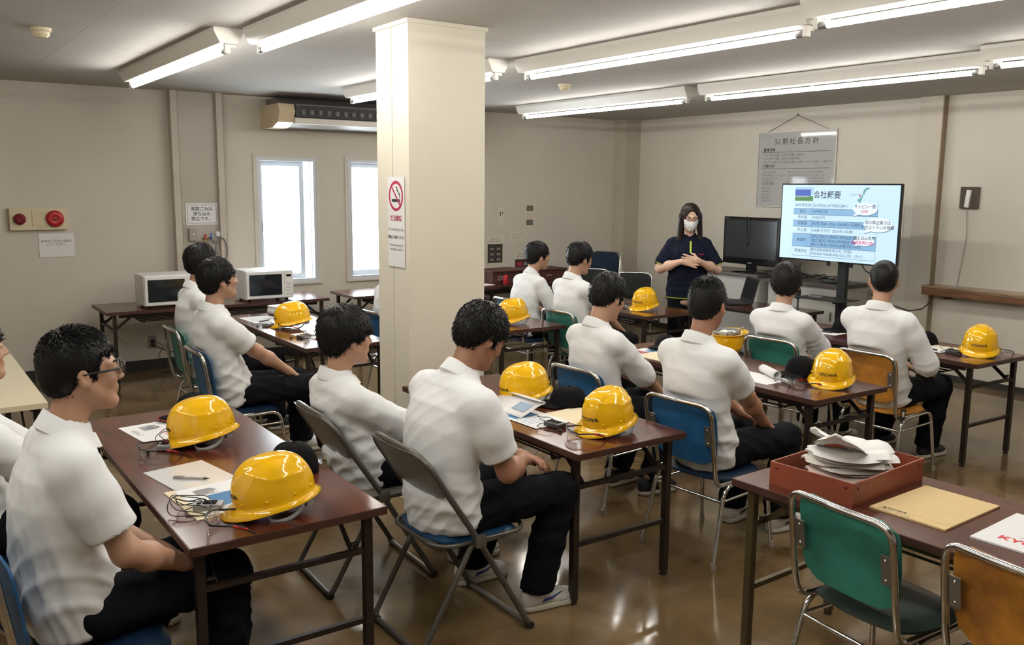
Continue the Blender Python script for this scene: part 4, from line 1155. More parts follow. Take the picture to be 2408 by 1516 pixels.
    # room for the neck
    d = np.maximum(d, -cone(g, Nb-d_up*0.02, Nb+d_up*0.2, 0.056, 0.060))
    V, Q = nets(g, d); N = vnormals(V, Q)
    V = V+N*fold_noise(V, 7+seed, 0.0105, seat+0.13, 0.16)[:, None]
    sh = npmesh('shirt', V, Q, SHIRT, root)
    Rc = np.stack([fwd, side, d_up], 1)
    collar_mesh(Nb+d_up*0.012, Rc, 0.066*(0.7+0.3*b), 0.069*(0.7+0.3*b), SHIRT, sh)
    # ---- trousers
    if legs:
        g = Grid((-0.24, -0.36, 0.05), (0.72, 0.36, seat+0.24), 0.0115*lod)
        d = ell(g, HipP+np.array([0.02, 0, 0.01]), (0.140, 0.168*b, 0.10))
        shn = None
        for i, s in enumerate((1, -1)):
            K = np.array(knees[i]); An = np.array([feet[i][0], feet[i][1], 0.085])
            d = su(d, cone(g, HipP+np.array([0.03, s*0.085, 0.012]), K, 0.098*(0.5+0.5*b), 0.076), 0.04)
        d = smx(d, np.where(g.x < 0.26, seat+0.003-g.z, -0.2).astype(np.float32), 0.008)
        for i, s in enumerate((1, -1)):
            K = np.array(knees[i]); An = np.array([feet[i][0], feet[i][1], 0.085])
            c = su(cone(g, K, K*0.5+An*0.5, 0.074, 0.074), cone(g, K*0.5+An*0.5, An-np.array([0, 0, 0.05]), 0.075, 0.074), 0.02)
            c = smx(c, 0.085-g.z, 0.004)
            c = np.maximum(c, -cone(g, An-np.array([0, 0, 0.1]), An+np.array([0, 0, 0.005]), 0.052, 0.052))
            d = su(d, c, 0.02)
        V, Q = nets(g, d); N = vnormals(V, Q)
        V = V+N*fold_noise(V, 31+seed, 0.008, seat, 0.3)[:, None]
        npmesh('trousers', V, Q, TROUSER, root)
        for i in (0, 1):
            shoe(root, (feet[i][0]+0.015, feet[i][1]), fyaw[i], shoes or SHOEW, sole or SOLEW, emblem=emblem)
    # ---- hair
    st = dict(HAIRST[hair])
    g = Grid((-0.17, -0.13, -0.13), (0.16, 0.13, 0.19), 0.0055*lod)
    Vh, Qh = nets(g, hair_field(g, st)); Nh = vnormals(Vh, Qh)
    Vt, Qt = tufts(Vh, Nh, int(st['n']/lod**2), st, rng)
    Vh, Qh = join([(Vh, Qh), (Vt, Qt)])
    npmesh('hair', xf(Vh, Rh, Hd), Qh, hairm, root)
    face_parts(root, Rh, Hd, hairm)
    if specs: glasses(root, Rh, Hd, BLACK)
    return root
# ------------------------------------------------------------------ the students
D = math.radians
student('student with black glasses and spiky hair at the left edge, short sleeves', 0.43, 2.90, 0.06, (0.025, 0.0, 1.235), D(-4), D(-2), hair='spiky', specs=True, seed=1, res=0.0075, skin=SKIN,
        hands=((0.24, 0.06, 0.60), (0.27, -0.10, 0.60)), knees=((0.40, 0.16, 0.51), (0.42, -0.06, 0.51)), feet=((-0.04, 0.17), (0.40, -0.05)), shoes=SHOEB)
student('student cut off by the left edge of the picture, looking right', 0.25, 3.78, 0.04, (-0.02, 0.0, 1.185), D(0), D(-4), hair='flat', seed=2, lod=1.35, sleeve='long', shoes=SHOEB,
        hands=((0.36, 0.10, 0.60), (0.36, -0.10, 0.62)))
student('student in the blue chair looking up, facing the window table', 1.76, 5.50, 0.0, (-0.10, 0.0, 1.215), D(2), D(-8), hair='flat', seed=3, hands=((0.36, 0.10, 0.585), (0.33, -0.10, 0.59)),
        knees=((0.44, 0.12, 0.51), (0.47, -0.12, 0.51)), feet=((0.46, 0.14), (0.56, -0.12)), shoes=SHOEW)
student('student in the green chair at the far left, face hidden behind his neighbour', 1.86, 6.42, 0.0, (-0.03, 0.0, 1.245), D(-5), D(-2), hair='flat', seed=4, lod=1.35, shoes=SHOEB)
student('student with full round hair in the taupe folding chair left of the pillar', 1.76, 3.66, -0.03, (-0.09, 0.0, 1.12), D(-4), D(0), hair='bowl', seed=5, sleeve='rolled', bulk=0.96,
        hands=((0.34, 0.10, 0.60), (0.34, -0.06, 0.60)), hip=0.0, back=((-0.175, 0, 0.70), (-1, 0, -0.55), 0.80, 0.64))
student('broad student bending his head down in the grey folding chair', 1.82, 3.00, 0.0, (0.135, 0.0, 1.195), D(-2), D(30), hair='short', seed=6, res=0.0075, bulk=1.16, skin=SKIND,
        hands=((0.34, 0.02, 0.66), (0.31, -0.06, 0.66)), knees=((0.42, 0.20, 0.51), (0.47, -0.12, 0.52)), feet=((0.25, 0.28), (0.35, -0.10)), fyaw=(0.0, -0.1), back=((-0.175, 0, 0.70), (-1, 0, -0.55), 0.80, 0.64), emblem=mat('blue_emblem', (0.02, 0.04, 0.20), 0.5), shoes=SHOEW)
student('student mostly hidden behind the pillar', 3.42, 6.45, 0.0, (0.0, 0.0, 1.17), D(0), D(4), hair='short', seed=7, lod=1.35, shoes=SHOEB)
student('student in profile with rolled long sleeves at the far table', 4.84, 6.60, 0.0, (0.09, 0.0, 1.165), D(-12), D(2), hair='flat', seed=8, lod=1.35, sleeve='rolled', shoes=SHOEB, bulk=0.9,
        hands=((0.34, 0.08, 0.60), (0.34, -0.10, 0.60)))
student('student with short sleeves beside the presenter, back to the camera', 4.74, 5.72, 0.0, (-0.03, 0.0, 1.215), D(-4), D(14), hair='short', seed=9, lod=1.35, shoes=SHOEW, bulk=0.95,
        hands=((0.30, 0.08, 0.62), (0.33, -0.10, 0.62)))
student('student with rolled long sleeves looking down in the middle of the room', 3.38, 3.82, 0.0, (-0.02, 0.0, 1.18), D(0), D(20), hair='short', seed=10, lod=1.35, sleeve='rolled', shoes=SHOEB, bulk=0.95,
        hands=((0.36, 0.06, 0.60), (0.32, -0.10, 0.60)), feet=((0.16, 0.12), (0.22, -0.12)))
student('student with tousled hair and short sleeves at the rolled paper', 3.33, 2.98, 0.03, (-0.07, 0.0, 1.235), D(16), D(6), hair='spiky', seed=11, skin=SKIND,
        hands=((0.34, 0.06, 0.60), (0.30, -0.10, 0.60)), knees=((0.42, 0.16, 0.51), (0.48, -0.10, 0.51)), feet=((0.36, 0.14), (0.44, -0.10)), emblem=INK, shoes=SHOEW)
student('student with full black hair in the green chair facing the laptop', 5.12, 3.88, 0.04, (-0.11, 0.0, 1.16), D(34), D(4), hair='bowl', seed=12, lod=1.35, sleeve='rolled', bulk=0.95, emblem=INK, shoes=SHOEW, twist=D(8))
student('student with cropped hair in the orange chair facing the lit screen', 5.24, 3.22, 0.0, (-0.12, 0.0, 1.24), D(34), D(0), hair='buzz', seed=13, sleeve='rolled', shoes=SHOEB, twist=D(10),
        hands=((0.28, 0.02, 0.62), (0.22, -0.14, 0.64)), knees=((0.42, 0.18, 0.51), (0.46, -0.10, 0.51)), feet=((0.44, 0.32), (0.46, -0.03)), fyaw=(0.0, -0.05))

# ------------------------------------------------------------------ the presenter
def presenter(x, y, rot):
    Hd = np.array([0.035, 0, 1.525]); Rh = rotm(D(4), D(12)); b = 1.06
    Nb = np.array([-0.012, 0, 1.345]); side = v3(0, 1, 0)
    sp = [v3(0.0, 0, 0.72), v3(0, 0, 0.84), v3(0.005, 0, 0.96), v3(0.01, 0, 1.06), v3(0.012, 0, 1.15), v3(0.005, 0, 1.23), v3(-0.005, 0, 1.30), v3(-0.012, 0, 1.345)]
    A = np.array([0.192, 0.190, 0.176, 0.166, 0.172, 0.178, 0.140, 0.062])*b; B = np.array([0.140, 0.145, 0.135, 0.130, 0.135, 0.122, 0.090, 0.058])
    arms = []
    for s in (1, -1):
        Sh = v3(-0.01, s*0.168, 1.268); Hn = v3(0.225, s*0.072, 1.125); E = v3(0.03, s*0.270, 1.035)
        arms.append((Sh, E, Hn, s))
    parts = []
    gl = Grid((-0.25, -0.36, 0.02), (0.35, 0.36, 1.42), 0.016)
    d = loft(gl, sp, side, A-0.03, B-0.03)
    for s in (1, -1):
        d = su(d, cone(gl, (0, s*0.09, 0.80), (0.01, s*0.09, 0.45), 0.075, 0.05), 0.03); d = su(d, cone(gl, (0.01, s*0.09, 0.45), (-0.02, s*0.09, 0.09), 0.05, 0.036), 0.03)
    for (Sh, E, Hn, s) in arms: d = su(d, cone(gl, Sh, E, 0.042, 0.038), 0.03)
    parts.append(nets(gl, d))
    g = Grid((-0.09, -0.37, 0.96), (0.40, 0.37, 1.34), 0.006)
    d = None
    for (Sh, E, Hn, s) in arms:
        c = su(cone(g, Sh, E, 0.050, 0.044), cone(g, E, E*0.6+Hn*0.4, 0.044, 0.043), 0.03)
        c = su(c, cone(g, E*0.6+Hn*0.4, Hn, 0.042, 0.024), 0.03)
        c = su(c, hand_field(g, Hn+v3(0, 0, 0.006*s), v3(0.22, -s*0.92, 0.10*s), v3(-1, -s*0.2, 0.0), s*1.0, 0.30, 6.0), 0.014)
        d = c if d is None else np.minimum(d, c)
    parts.append(nets(g, d))
    gh = Grid((-0.15, -0.115, -0.26), (0.15, 0.115, 0.16), 0.0048)
    nk = Rh.T@(Nb+v3(0, 0, -0.05)-Hd)
    Vh, Qh = nets(gh, head_field(gh, nk, True)); parts.append((xf(Vh, Rh, Hd), Qh))
    V, Q = join(parts)
    root = npmesh('person', V, Q, SKINL); root.location = (x, y, 0); root.rotation_euler = (0, 0, rot)
    tag(root, 'standing person in a navy polo and white mask with clasped hands', 'person')
    # polo tunic
    g = Grid((-0.26, -0.42, 0.66), (0.30, 0.42, 1.42), 0.009)
    d = loft(g, sp, side, A, B)
    d = su(d, ell(g, (0.075, 0.075, 1.165), (0.075, 0.085, 0.085)), 0.05); d = su(d, ell(g, (0.075, -0.075, 1.165), (0.075, 0.085, 0.085)), 0.05)
    for (Sh, E, Hn, s) in arms:
        u = E-Sh; end = Sh+u*0.86
        a = cone(g, Sh-v3(0, s*0.02, 0), end+u*0.1, 0.068, 0.080)
        a = smx(a, plane(g, end, u), 0.004); a = np.maximum(a, -cone(g, Sh+u*0.65, E+u*0.3, 0.058, 0.072))
        d = su(d, a, 0.04)
    d = smx(d, 0.755-g.z, 0.004)
    d = np.maximum(d, -cone(g, Nb-v3(0, 0, 0.02), Nb+v3(0, 0, 0.2), 0.052, 0.058))
    d = np.maximum(d, -cone(g, v3(0.10, 0, 1.42), v3(0.13, 0, 1.275), 0.05, 0.004))
    V, Q = nets(g, d); N = vnormals(V, Q); V = V+N*fold_noise(V, 77, 0.010, 0.95, 0.2)[:, None]
    sh = npmesh('polo_shirt', V, Q, NAVY, root)
    collar_mesh(Nb+v3(0.004, 0, 0.010), np.eye(3), 0.062, 0.065, NAVY, sh)
    for (Sh, E, Hn, s) in arms:
        u = E-Sh; end = Sh+u*0.86; u = u/np.linalg.norm(u); a = np.cross(u, [0, 1, 0]); a /= np.linalg.norm(a); bb = np.cross(u, a)
        MB().tube([tuple(end+(a*math.cos(t)+bb*math.sin(t))*0.0785) for t in np.linspace(0, 2*PI, 24, endpoint=False)], 0.003, 6, closed=True).build('sleeve_trim', LIME, sh, True)
    MB().tube([(0.147*math.cos(t)*1.0+0.0, 0.2035*math.sin(t), 0.760) for t in np.linspace(0, 2*PI, 48, endpoint=False)], 0.004, 6, closed=True).build('hem_trim', LIME, sh, True)
    MB().bar((0.104, 0.006, 1.305), (0.152, 0.004, 1.20), 0.016, 0.004, upv=(1, 0, 0.3)).build('placket', LIME, sh)
    lettering('KYOWA', 0.016, mat('magenta_ink', (0.5, 0.02, 0.12), 0.6), sh, face_matrix((0.158, 0.105, 1.185), (-0.30, 0.95, 0), (0, 0, 1)), bold=0.02)
    # trousers, shoes
    g = Grid((-0.22, -0.26, 0.03), (0.22, 0.26, 0.92), 0.012); d = None
    d = ell(g, (0, 0, 0.80), (0.13, 0.18, 0.11))
    for s in (1, -1):
        d = su(d, su(cone(g, (0, s*0.09, 0.80), (0.01, s*0.095, 0.45), 0.10, 0.082), cone(g, (0.01, s*0.095, 0.45), (-0.01, s*0.095, 0.05), 0.082, 0.075), 0.02), 0.03)
    d = smx(d, 0.075-g.z, 0.004); V, Q = nets(g, d); npmesh('trousers', V, Q, TROUSER, root)
    for s in (1, -1): shoe(root, (0.0, s*0.095), s*0.15, SHOEB, SOLEW)
    # long hair
    g = Grid((-0.20, -0.15, -0.34), (0.16, 0.15, 0.17), 0.006)
    st = HAIRST['long']
    d = ell(g, (-0.016, 0, 0.036), (0.114, 0.094, 0.104))
    for s in (1, -1):
        d = su(d, cone(g, (0.012, s*0.078, 0.02), (0.050, s*0.098, -0.20), 0.032, 0.026), 0.03)
        d = su(d, cone(g, (0.050, s*0.098, -0.20), (0.085, s*0.088, -0.29), 0.026, 0.010), 0.02)
    d = su(d, cone(g, (-0.06, 0, 0.0), (-0.085, 0, -0.24), 0.080, 0.062), 0.03)
    d = ssub(d, ell(g, (0.120, 0.004, -0.028), (0.088, 0.062, 0.128)), 0.010)
    d = np.maximum(d, -ell(g, (0.03, 0, -0.16), (0.10, 0.075, 0.10)))
    Vh, Qh = nets(g, d); Nh = vnormals(Vh, Qh)
    Vt, Qt = tufts(Vh, Nh, 900, dict(len=0.06, up=0.02, mess=0.05, grav=1.8, thick=0.003), np.random.default_rng(5), (0.02, 0, 0.14))
    Vh, Qh = join([(Vh, Qh), (Vt, Qt)]); npmesh('hair', xf(Vh, Rh, Hd), Qh, HAIRB, root)
    face_parts(root, Rh, Hd, HAIRB); glasses(root, Rh, Hd, mat('thin_brown_frame', (0.12, 0.06, 0.04), 0.4), fr=0.0016)
    # pleated mask
    n, m_ = 16, 10; V = []; F = []
    for j in range(m_+1):
        v = j/m_; z = -0.012-0.100*v
        for i in range(n+1):
            u = i/n*2-1; w = 0.066*(1-0.42*v*v) if v > 0.3 else 0.066
            xx = 0.120-0.058*abs(u)**2.2-0.012*(v-0.35)**2*4-(0.022*max(0, v-0.55))+0.0016*math.sin(v*22)-(0.0)
            V.append((xx, u*w, z+0.012*abs(u)*(1-v)))
    for j in range(m_):
        for i in range(n):
            a = j*(n+1)+i; F.append((a, a+1, a+n+2, a+n+1))
    mk = meshobj('face_mask', xf(np.array(V), Rh, Hd), F, mat('mask_white', (0.82, 0.82, 0.82), 0.85), root, True)
    so = mk.modifiers.new('thick', 'SOLIDIFY'); so.thickness = 0.0015
    lp = MB()
    for s in (1, -1):
        lp.tube([(0.066, s*0.064, -0.02), (0.03, s*0.080, -0.005), (-0.012, s*0.086, 0.012), (-0.022, s*0.088, -0.01), (0.02, s*0.078, -0.05), (0.062, s*0.055, -0.08)], 0.0018, 5)
    meshobj('ear_loop', xf(np.array([tuple(v) for v in lp.v]), Rh, Hd), lp.f, WHITE, mk)
    # wrist bracelet
    MB().tube([(0.175+0.006*math.cos(t), 0.115+0.029*math.cos(t)*0.8, 1.108+0.029*math.sin(t)) for t in np.linspace(0, 2*PI, 20, endpoint=False)], 0.0022, 5, closed=True).build('bracelet', SILVER, root)
    return root
presenter(6.34, 6.06, D(229))
# ------------------------------------------------------------------ safety helmets (front towards local -X)
def helmet_r(v): return max(math.cos(v*PI/2), 0.0)**0.62
def helmet_pt(phi, v, off=0.0):
    a, b, h = 0.138+off, 0.110+off, 0.143+off
    c, s = math.cos(phi), math.sin(phi); r = helmet_r(v); z = h*math.sin(v*PI/2)**0.92 if v > 0 else 0
    x = -a*c*r*(1.0 if c < 0 else 0.97); y = b*s*r
    # centre crest, wider at the front
    w = 0.040 if c > 0 else 0.032
    e = min(1, max(0, (abs(y)-w)/0.006)); up = (1-e*e*(3-2*e))*0.0058*min(1, v*4+0.3)
    # side swoop groove
    n = Vector((x/a**2, y/b**2, max(z, 0)/h**2)).normalized() if (x or y or z) else Vector((0, 0, 1))
    sw = 0.0045*math.exp(-((v-(0.30+0.28*max(0, c)+0.10*abs(s)))/0.05)**2)*min(1, max(0, abs(y)-0.03)/0.02)
    p = Vector((x, y, z))+n*(up+sw)
    return p
_n, _m = 72, 26
HV = []; HF = []
for k in range(_n):                      # brim: outer lip, then shell rows
    ph = 2*PI*k/_n; c = math.cos(ph); p = helmet_pt(ph, 0)
    fr = max(0, c)**1.5; d = Vector((p.x, p.y, 0)).normalized()
    HV.append(p+d*(0.018+0.030*fr)+Vector((0, 0, -0.012-0.008*fr)))
for k in range(_n):
    ph = 2*PI*k/_n; c = math.cos(ph); p = helmet_pt(ph, 0); fr = max(0, c)**1.5; d = Vector((p.x, p.y, 0)).normalized()
    HV.append(p+d*(0.003+0.006*fr)+Vector((0, 0, -0.002)))
for j in range(_m):
    for k in range(_n): HV.append(helmet_pt(2*PI*k/_n, 0.012+0.975*j/(_m-1)))
for j in range(_m+1):
    for k in range(_n):
        l = (k+1) % _n; HF.append((j*_n+l, j*_n+k, (j+1)*_n+k, (j+1)*_n+l))
HF.append(tuple(reversed([(_m+1)*_n+k for k in range(_n)])))
_bm = bmesh.new(); 
for v in HV: _bm.verts.new(v)
_bm.verts.ensure_lookup_table()
for f in HF: _bm.faces.new([_bm.verts[i] for i in f])
bmesh.ops.recalc_face_normals(_bm, faces=_bm.faces)
HELM_ME = bpy.data.meshes.new('shell'); _bm.to_mesh(HELM_ME); _bm.free(); HELM_ME.materials.append(YELLOW); HELM_ME.shade_smooth(); HELM_ME.set_sharp_from_angle(angle=math.radians(48))
def _ms(mb, name, m, smooth=True):
    me = bpy.data.meshes.new(name); me.from_pydata([tuple(v) for v in mb.v], [], mb.f); me.update(); me.materials.append(m)
    if smooth: me.shade_smooth(); me.set_sharp_from_angle(angle=math.radians(50))
    return me
RIV = _ms(MB().ball((0, 0, 0), (0.0055, 0.0055, 0.0055), 10, 6), 'rivet', YELLOW)
band = MB(); nn = 48
for k in range(nn):
    a = 2*PI*k/nn
    for z in (-0.030, -0.006): band.v.append((-0.108*math.cos(a), 0.084*math.sin(a), z))
for k in range(nn):
    l = (k+1) % nn; band.f.append((2*k, 2*l, 2*l+1, 2*k+1))
BAND = _ms(band, 'headband', mat('pale_grey_band', (0.20, 0.20, 0.19), 0.6))
def ribbon(pts, w, wdir):
    mb = MB(); W2 = Vector(wdir)*w/2
    for p in pts: mb.v += [tuple(Vector(p)-W2), tuple(Vector(p)+W2)]
    for i in range(len(pts)-1): mb.f.append((2*i, 2*i+1, 2*i+3, 2*i+2))
    return mb
STRAP = _ms(ribbon(fillet([(-0.045, -0.088, -0.005), (-0.035, -0.098, -0.050), (0.01, -0.105, -0.056), (0.055, -0.098, -0.046), (0.085, -0.080, -0.020)], 0.02, 4), 0.016, (0.1, 0.2, 0.95)), 'chin_strap', GREYSTRAP)
BUCK = _ms(MB().box((0.10, -0.062, -0.026), (0.030, 0.022, 0.028), rot=Matrix.Rotation(0.5, 4, 'Z'), bev=0.004).box((0.118, -0.02, -0.022), (0.012, 0.05, 0.024), bev=0.004), 'adjuster', mat('grey_adjuster', (0.30, 0.31, 0.31), 0.4))
def _logo():
    cu = bpy.data.curves.new('text', 'FONT'); cu.body = 'KYOWA'; cu.align_x = 'CENTER'; cu.align_y = 'CENTER'; cu.offset = 0.032; cu.resolution_u = 2
    me = text_mesh(cu)
    bm = bmesh.new(); bm.from_mesh(me); bmesh.ops.triangulate(bm, faces=bm.faces[:])
    for v in bm.verts:
        u, w = v.co.x*0.0215*1.15, v.co.y*0.0215
        y = -u; z = 0.046+w
        vv = (2/PI)*math.asin(min(1, (z/0.143)**(1/0.92))); r = helmet_r(vv)
        s = y/(0.110*r); ph = math.asin(max(-1, min(1, s)))
        p = helmet_pt(ph, vv); v.co = p+Vector((-0.0012, 0, 0.0006))
    out = bpy.data.meshes.new('logo_lettering'); bm.to_mesh(out); bm.free(); out.materials.append(INK)
    return out
LOGO = _logo()
def helmet(label, x, y, yaw=0.0, tilt=10.0, z=0.7005, roll=0.0, flip=False):
    o = thing('safety_helmet', label, 'helmet', (x, y, z+(0.053 if not flip else 0.151)), 0, 'yellow safety helmets')
    o.rotation_euler = (math.radians(roll)+(PI if flip else 0), math.radians(-tilt), yaw)
    def ad(n, me, loc=None, parent=o):
        c = link(bpy.data.objects.new(n, me)); c.parent = parent
        if loc is not None: c.location = loc
        return c
    sh = ad('shell', HELM_ME); so = sh.modifiers.new('thickness', 'SOLIDIFY'); so.thickness = 0.0028; so.offset = -1
    for a in (35, 75, 115, 150, -35, -75, -115, -150):
        ad('rivet', RIV, helmet_pt(math.radians(a), 0.09, 0.0005), sh)
    hb = ad('headband', BAND); so = hb.modifiers.new('thickness', 'SOLIDIFY'); so.thickness = 0.002
    cs = ad('chin_strap', STRAP); so = cs.modifiers.new('thickness', 'SOLIDIFY'); so.thickness = 0.002
    ad('adjuster', BUCK); lg = ad('logo_lettering', LOGO, None, sh); lg['label'] = 'black company lettering on the front'
    return o
helmet('yellow helmet nearest the camera, beside the receiver and glasses', 1.015, 2.84, D(-12))
helmet('yellow helmet on the near left table in front of the black cap with red trim', 1.05, 3.80, D(-14))
helmet('yellow helmet half hidden by the bent student, beside the black cap', 2.66, 3.66, D(-4))
helmet('yellow helmet at the near end of the pillar table with clear lettering', 2.645, 2.99, D(10))
helmet('yellow helmet on the table by the windows', 2.56, 6.62, D(-16))
helmet('yellow helmet on the table right behind the pillar', 4.16, 5.90, D(4))
helmet('yellow helmet on the table in front of the presenter', 5.66, 5.93, D(14))
helmet('yellow helmet beside the rolled paper and black cap', 4.375, 3.03, D(24))
helmet('yellow helmet alone on the farthest right table', 6.06, 3.06, D(24))
helmet('yellow helmet lying upside down with a white cloth inside', 4.50, 3.93, D(200), 0, 0.7005, 0, True)
o = thing('white_cloth', 'white cloth tucked into the upturned helmet', 'cloth', (4.50, 3.93, 0.846))
_v = []; _f = []
for j in range(9):
    for i in range(13):
        a = 2*PI*i/12; r = 0.092*j/8
        _v.append((r*1.2*math.cos(a), r*0.98*math.sin(a), 0.028*(1-(j/8)**2)+0.010*math.sin(3*a+j)*j/8+0.004*math.sin(7*a)))
for j in range(8):
    for i in range(12): _f.append((j*13+i, j*13+i+1, (j+1)*13+i+1, (j+1)*13+i))
q = meshobj('fabric', _v, _f, mat('cloth_white', (0.78, 0.77, 0.74), 0.9), o, True); q.modifiers.new('t', 'SOLIDIFY').thickness = 0.003

# ------------------------------------------------------------------ caps
def cap(label, x, y, yaw, trim=None, z=0.700, squash=1.0):
    o = thing('baseball_cap', label, 'cap', (x, y, z), yaw, 'black caps on the tables')
    V = []; F = []; n, m = 28, 10
    for j in range(m+1):
        v = j/m; r = math.cos(v*PI/2)**0.6
        for k in range(n):
            a = 2*PI*k/n
            V.append((0.098*r*math.cos(a)*(1+0.05*math.sin(3*a+1)), 0.085*r*math.sin(a)*(1+0.05*math.sin(2*a)), (0.112*squash*math.sin(v*PI/2)+0.006*math.sin(4*a+2*v)*r)))
    for j in range(m):
        for k in range(n):
            l = (k+1) % n; F.append((j*n+k, j*n+l, (j+1)*n+l, (j+1)*n+k))
    q = meshobj('crown', V, F, CAPBLK, o, True); q.modifiers.new('t', 'SOLIDIFY').thickness = 0.002
    V = []; F = []
    for i in range(13):
        a = (i/12-0.5)*2.3; c = math.cos(a)
        for j, rr in enumerate((0, 0.35, 0.7, 1.0)):
            e = 0.072*max(0.0, math.cos(a*0.80))**0.6*rr
            V.append(((0.094+e)*math.cos(a)+e*0.2, (0.084+e*0.5)*math.sin(a), 0.010-0.012*rr*abs(math.sin(a))+0.016*(1-abs(math.sin(a)))*(1-rr*0.6)+0.004))
    for i in range(12):
        for j in range(3): F.append((i*4+j, i*4+j+1, i*4+j+5, i*4+j+4))
    q = meshobj('bill', V, F, CAPBLK, o, True); q.modifiers.new('t', 'SOLIDIFY').thickness = 0.003
    MB().ball((0, 0, 0.114*squash), (0.007, 0.007, 0.004), 8, 6).build('button', CAPBLK, o, True)
    if trim:
        MB().tube([V[i*4+3] for i in range(13)], 0.0022, 5).build('bill_trim', trim, o)
    return o
cap('black cap with red trim on the bill, far end of the near left table', 1.15, 4.28, D(196), REDPL)
cap('black cap behind the nearest helmet', 1.235, 3.22, D(120))
c5 = cap('black cap lying on its side with an adjuster strap, pillar table', 2.80, 3.47, D(150), squash=0.85)
MB().box((-0.05, -0.088, 0.045), (0.014, 0.004, 0.020)).build('care_tag', WHITE, c5)
MB().tube([(-0.09, -0.03, 0.012), (-0.12, -0.02, 0.03), (-0.125, 0.02, 0.03), (-0.09, 0.03, 0.012)], 0.006, 6).build('adjuster_strap', REDPL, c5)
cap('black cap beside the helmet and rolled paper', 4.44, 3.30, D(170))
cap('flat black cap in front of the student looking down', 4.42, 4.40, D(200), squash=0.75)
cap('black cap on the farthest right table between the two students', 6.12, 4.15, D(140))
cap('black cap behind the left shoulder of the student with cropped hair', 6.13, 3.50, D(160), squash=0.8)
cap('dark cap on the table beside the standing presenter', 5.60, 6.75, D(150), squash=0.8)

# ------------------------------------------------------------------ receivers, safety glasses, pens, papers
def receiver(label, x, y, yaw, silver=True, loops=2, z=0.7):
    o = thing('audio_receiver', label, 'receiver', (x, y, z), yaw, 'audio receivers with cables')
    MB().box((0, 0, 0.013), (0.095, 0.058, 0.024), bev=0.006).build('case', mat('dark_grey_case', (0.05, 0.05, 0.05), 0.35) if not silver else SILVER, o)
    MB().box((-0.005, 0, 0.0265), (0.045, 0.030, 0.004), bev=0.001).build('display', BLACKGLOSS, o)
    MB().box((0.03, 0, 0.027), (0.012, 0.034, 0.006), bev=0.001).build('clip', BLACK, o)
    r = random.Random(label); c = MB()
    for q in range(loops):
        pts = []
        for i in range(26):
            a = 2*PI*i/25
            pts.append((0.055+0.052*math.cos(a)*(1+0.12*q), 0.012*q+0.040*math.sin(a)*(1+0.1*q), 0.028+0.026*math.sin(a*1.0+q)*0.9+0.006*math.sin(3*a+q)))
        c.tube(pts, 0.0018, 5)
    c.tube([(0.05, 0.0, 0.012), (0.075, 0.02, 0.006), (0.06, 0.06, 0.004), (-0.02, 0.075, 0.004), (-0.075, 0.05, 0.004)], 0.0018, 5)
    c.build('cable', BLACK, o)
    MB().ball((-0.078, 0.05, 0.009), (0.010, 0.008, 0.008), 8, 6).build('earpiece', BLACK, o, True)
    return o
def safety_glasses(label, x, y, yaw, z=0.7):
    o = thing('safety_glasses', label, 'glasses', (x, y, z), yaw, 'safety glasses on the tables')
    c = MB()
    for s in (-1, 1):
        c.tube([(0, s*0.068, 0.036), (0.04, s*0.074, 0.036), (0.10, s*0.072, 0.032), (0.130, s*0.066, 0.012), (0.140, s*0.062, 0.003)], [0.004, 0.0035, 0.003, 0.0035, 0.003], 6)
    c.tube([(0.0, -0.068, 0.040), (-0.018, -0.045, 0.044), (-0.024, 0, 0.046), (-0.018, 0.045, 0.044), (0.0, 0.068, 0.040)], 0.003, 6)
    c.build('frame', BLACK, o, True)
    for s in (-1, 1): MB().tube([(0.075, s*0.0745, 0.0345), (0.12, s*0.069, 0.020)], 0.0042, 6).build('temple_grip', REDPL, o, True)
    for s in (-1, 1):
        V = []; F = []
        for i in range(7):
            a = i/6
            for zz in (0.042, 0.004+0.016*max(0, 0.25-a)*4*0.6): V.append((-0.022+0.022*a**1.6, s*(0.006+0.062*a), zz))
        for i in range(6): F.append((2*i, 2*i+2, 2*i+3, 2*i+1))
        q = meshobj('lens', V, F, CLEAR, o, True); q.modifiers.new('t', 'SOLIDIFY').thickness = 0.0015
    MB().tube([(-0.02, -0.008, 0.012), (-0.016, 0, 0.022), (-0.02, 0.008, 0.012)], 0.003, 6).build('nose_pad', CLEAR, o, True)
    return o
def sheet(name, label, x, y, yaw, w, h, m=PAPER, t=0.0012, z=0.7002, cat='paper', group=None, curl=0.0):
    o = thing(name, label, cat, (x, y, z), yaw, group)
    V = []; F = []; n = 10
    for sd in (0, 1):
        for j in range(n+1):
            for i in range(n+1):
                u, v = i/n-0.5, j/n-0.5
                e = curl*max(0, u-0.15)**2*6
                V.append((u*w, v*h, sd*t+e+0.0))
    k = (n+1)**2
    for j in range(n):
        for i in range(n):
            a = j*(n+1)+i; F.append((a+n+1, a+n+2, a+1, a)); F.append((k+a, k+a+1, k+a+n+2, k+a+n+1))
    for i in range(n):
        F.append((i, i+1, k+i+1, k+i)); b = n*(n+1)+i; F.append((b+1, b, k+b, k+b+1))
        a = i*(n+1); F.append((a+n+1, a, k+a, k+a+n+1)); c = a+n; F.append((c, c+n+1, k+c+n+1, k+c))
    meshobj('sheet', V, F, m, o)
    return o
def flat(o, rects, m, z, name='print'):
    mb = MB()
    for (x0, y0, x1, y1) in rects: mb.v += [(x0, y0, z), (x1, y0, z), (x1, y1, z), (x0, y1, z)]; n = len(mb.v); mb.f.append((n-4, n-3, n-2, n-1))
    return mb.build(name, m, o)
def lines(x0, y0, w, n, dy, h=0.003, seed=1):
    r = random.Random(seed); return [(x0, y0-i*dy, x0+w*r.uniform(0.55, 1), y0-i*dy+h) for i in range(n)]
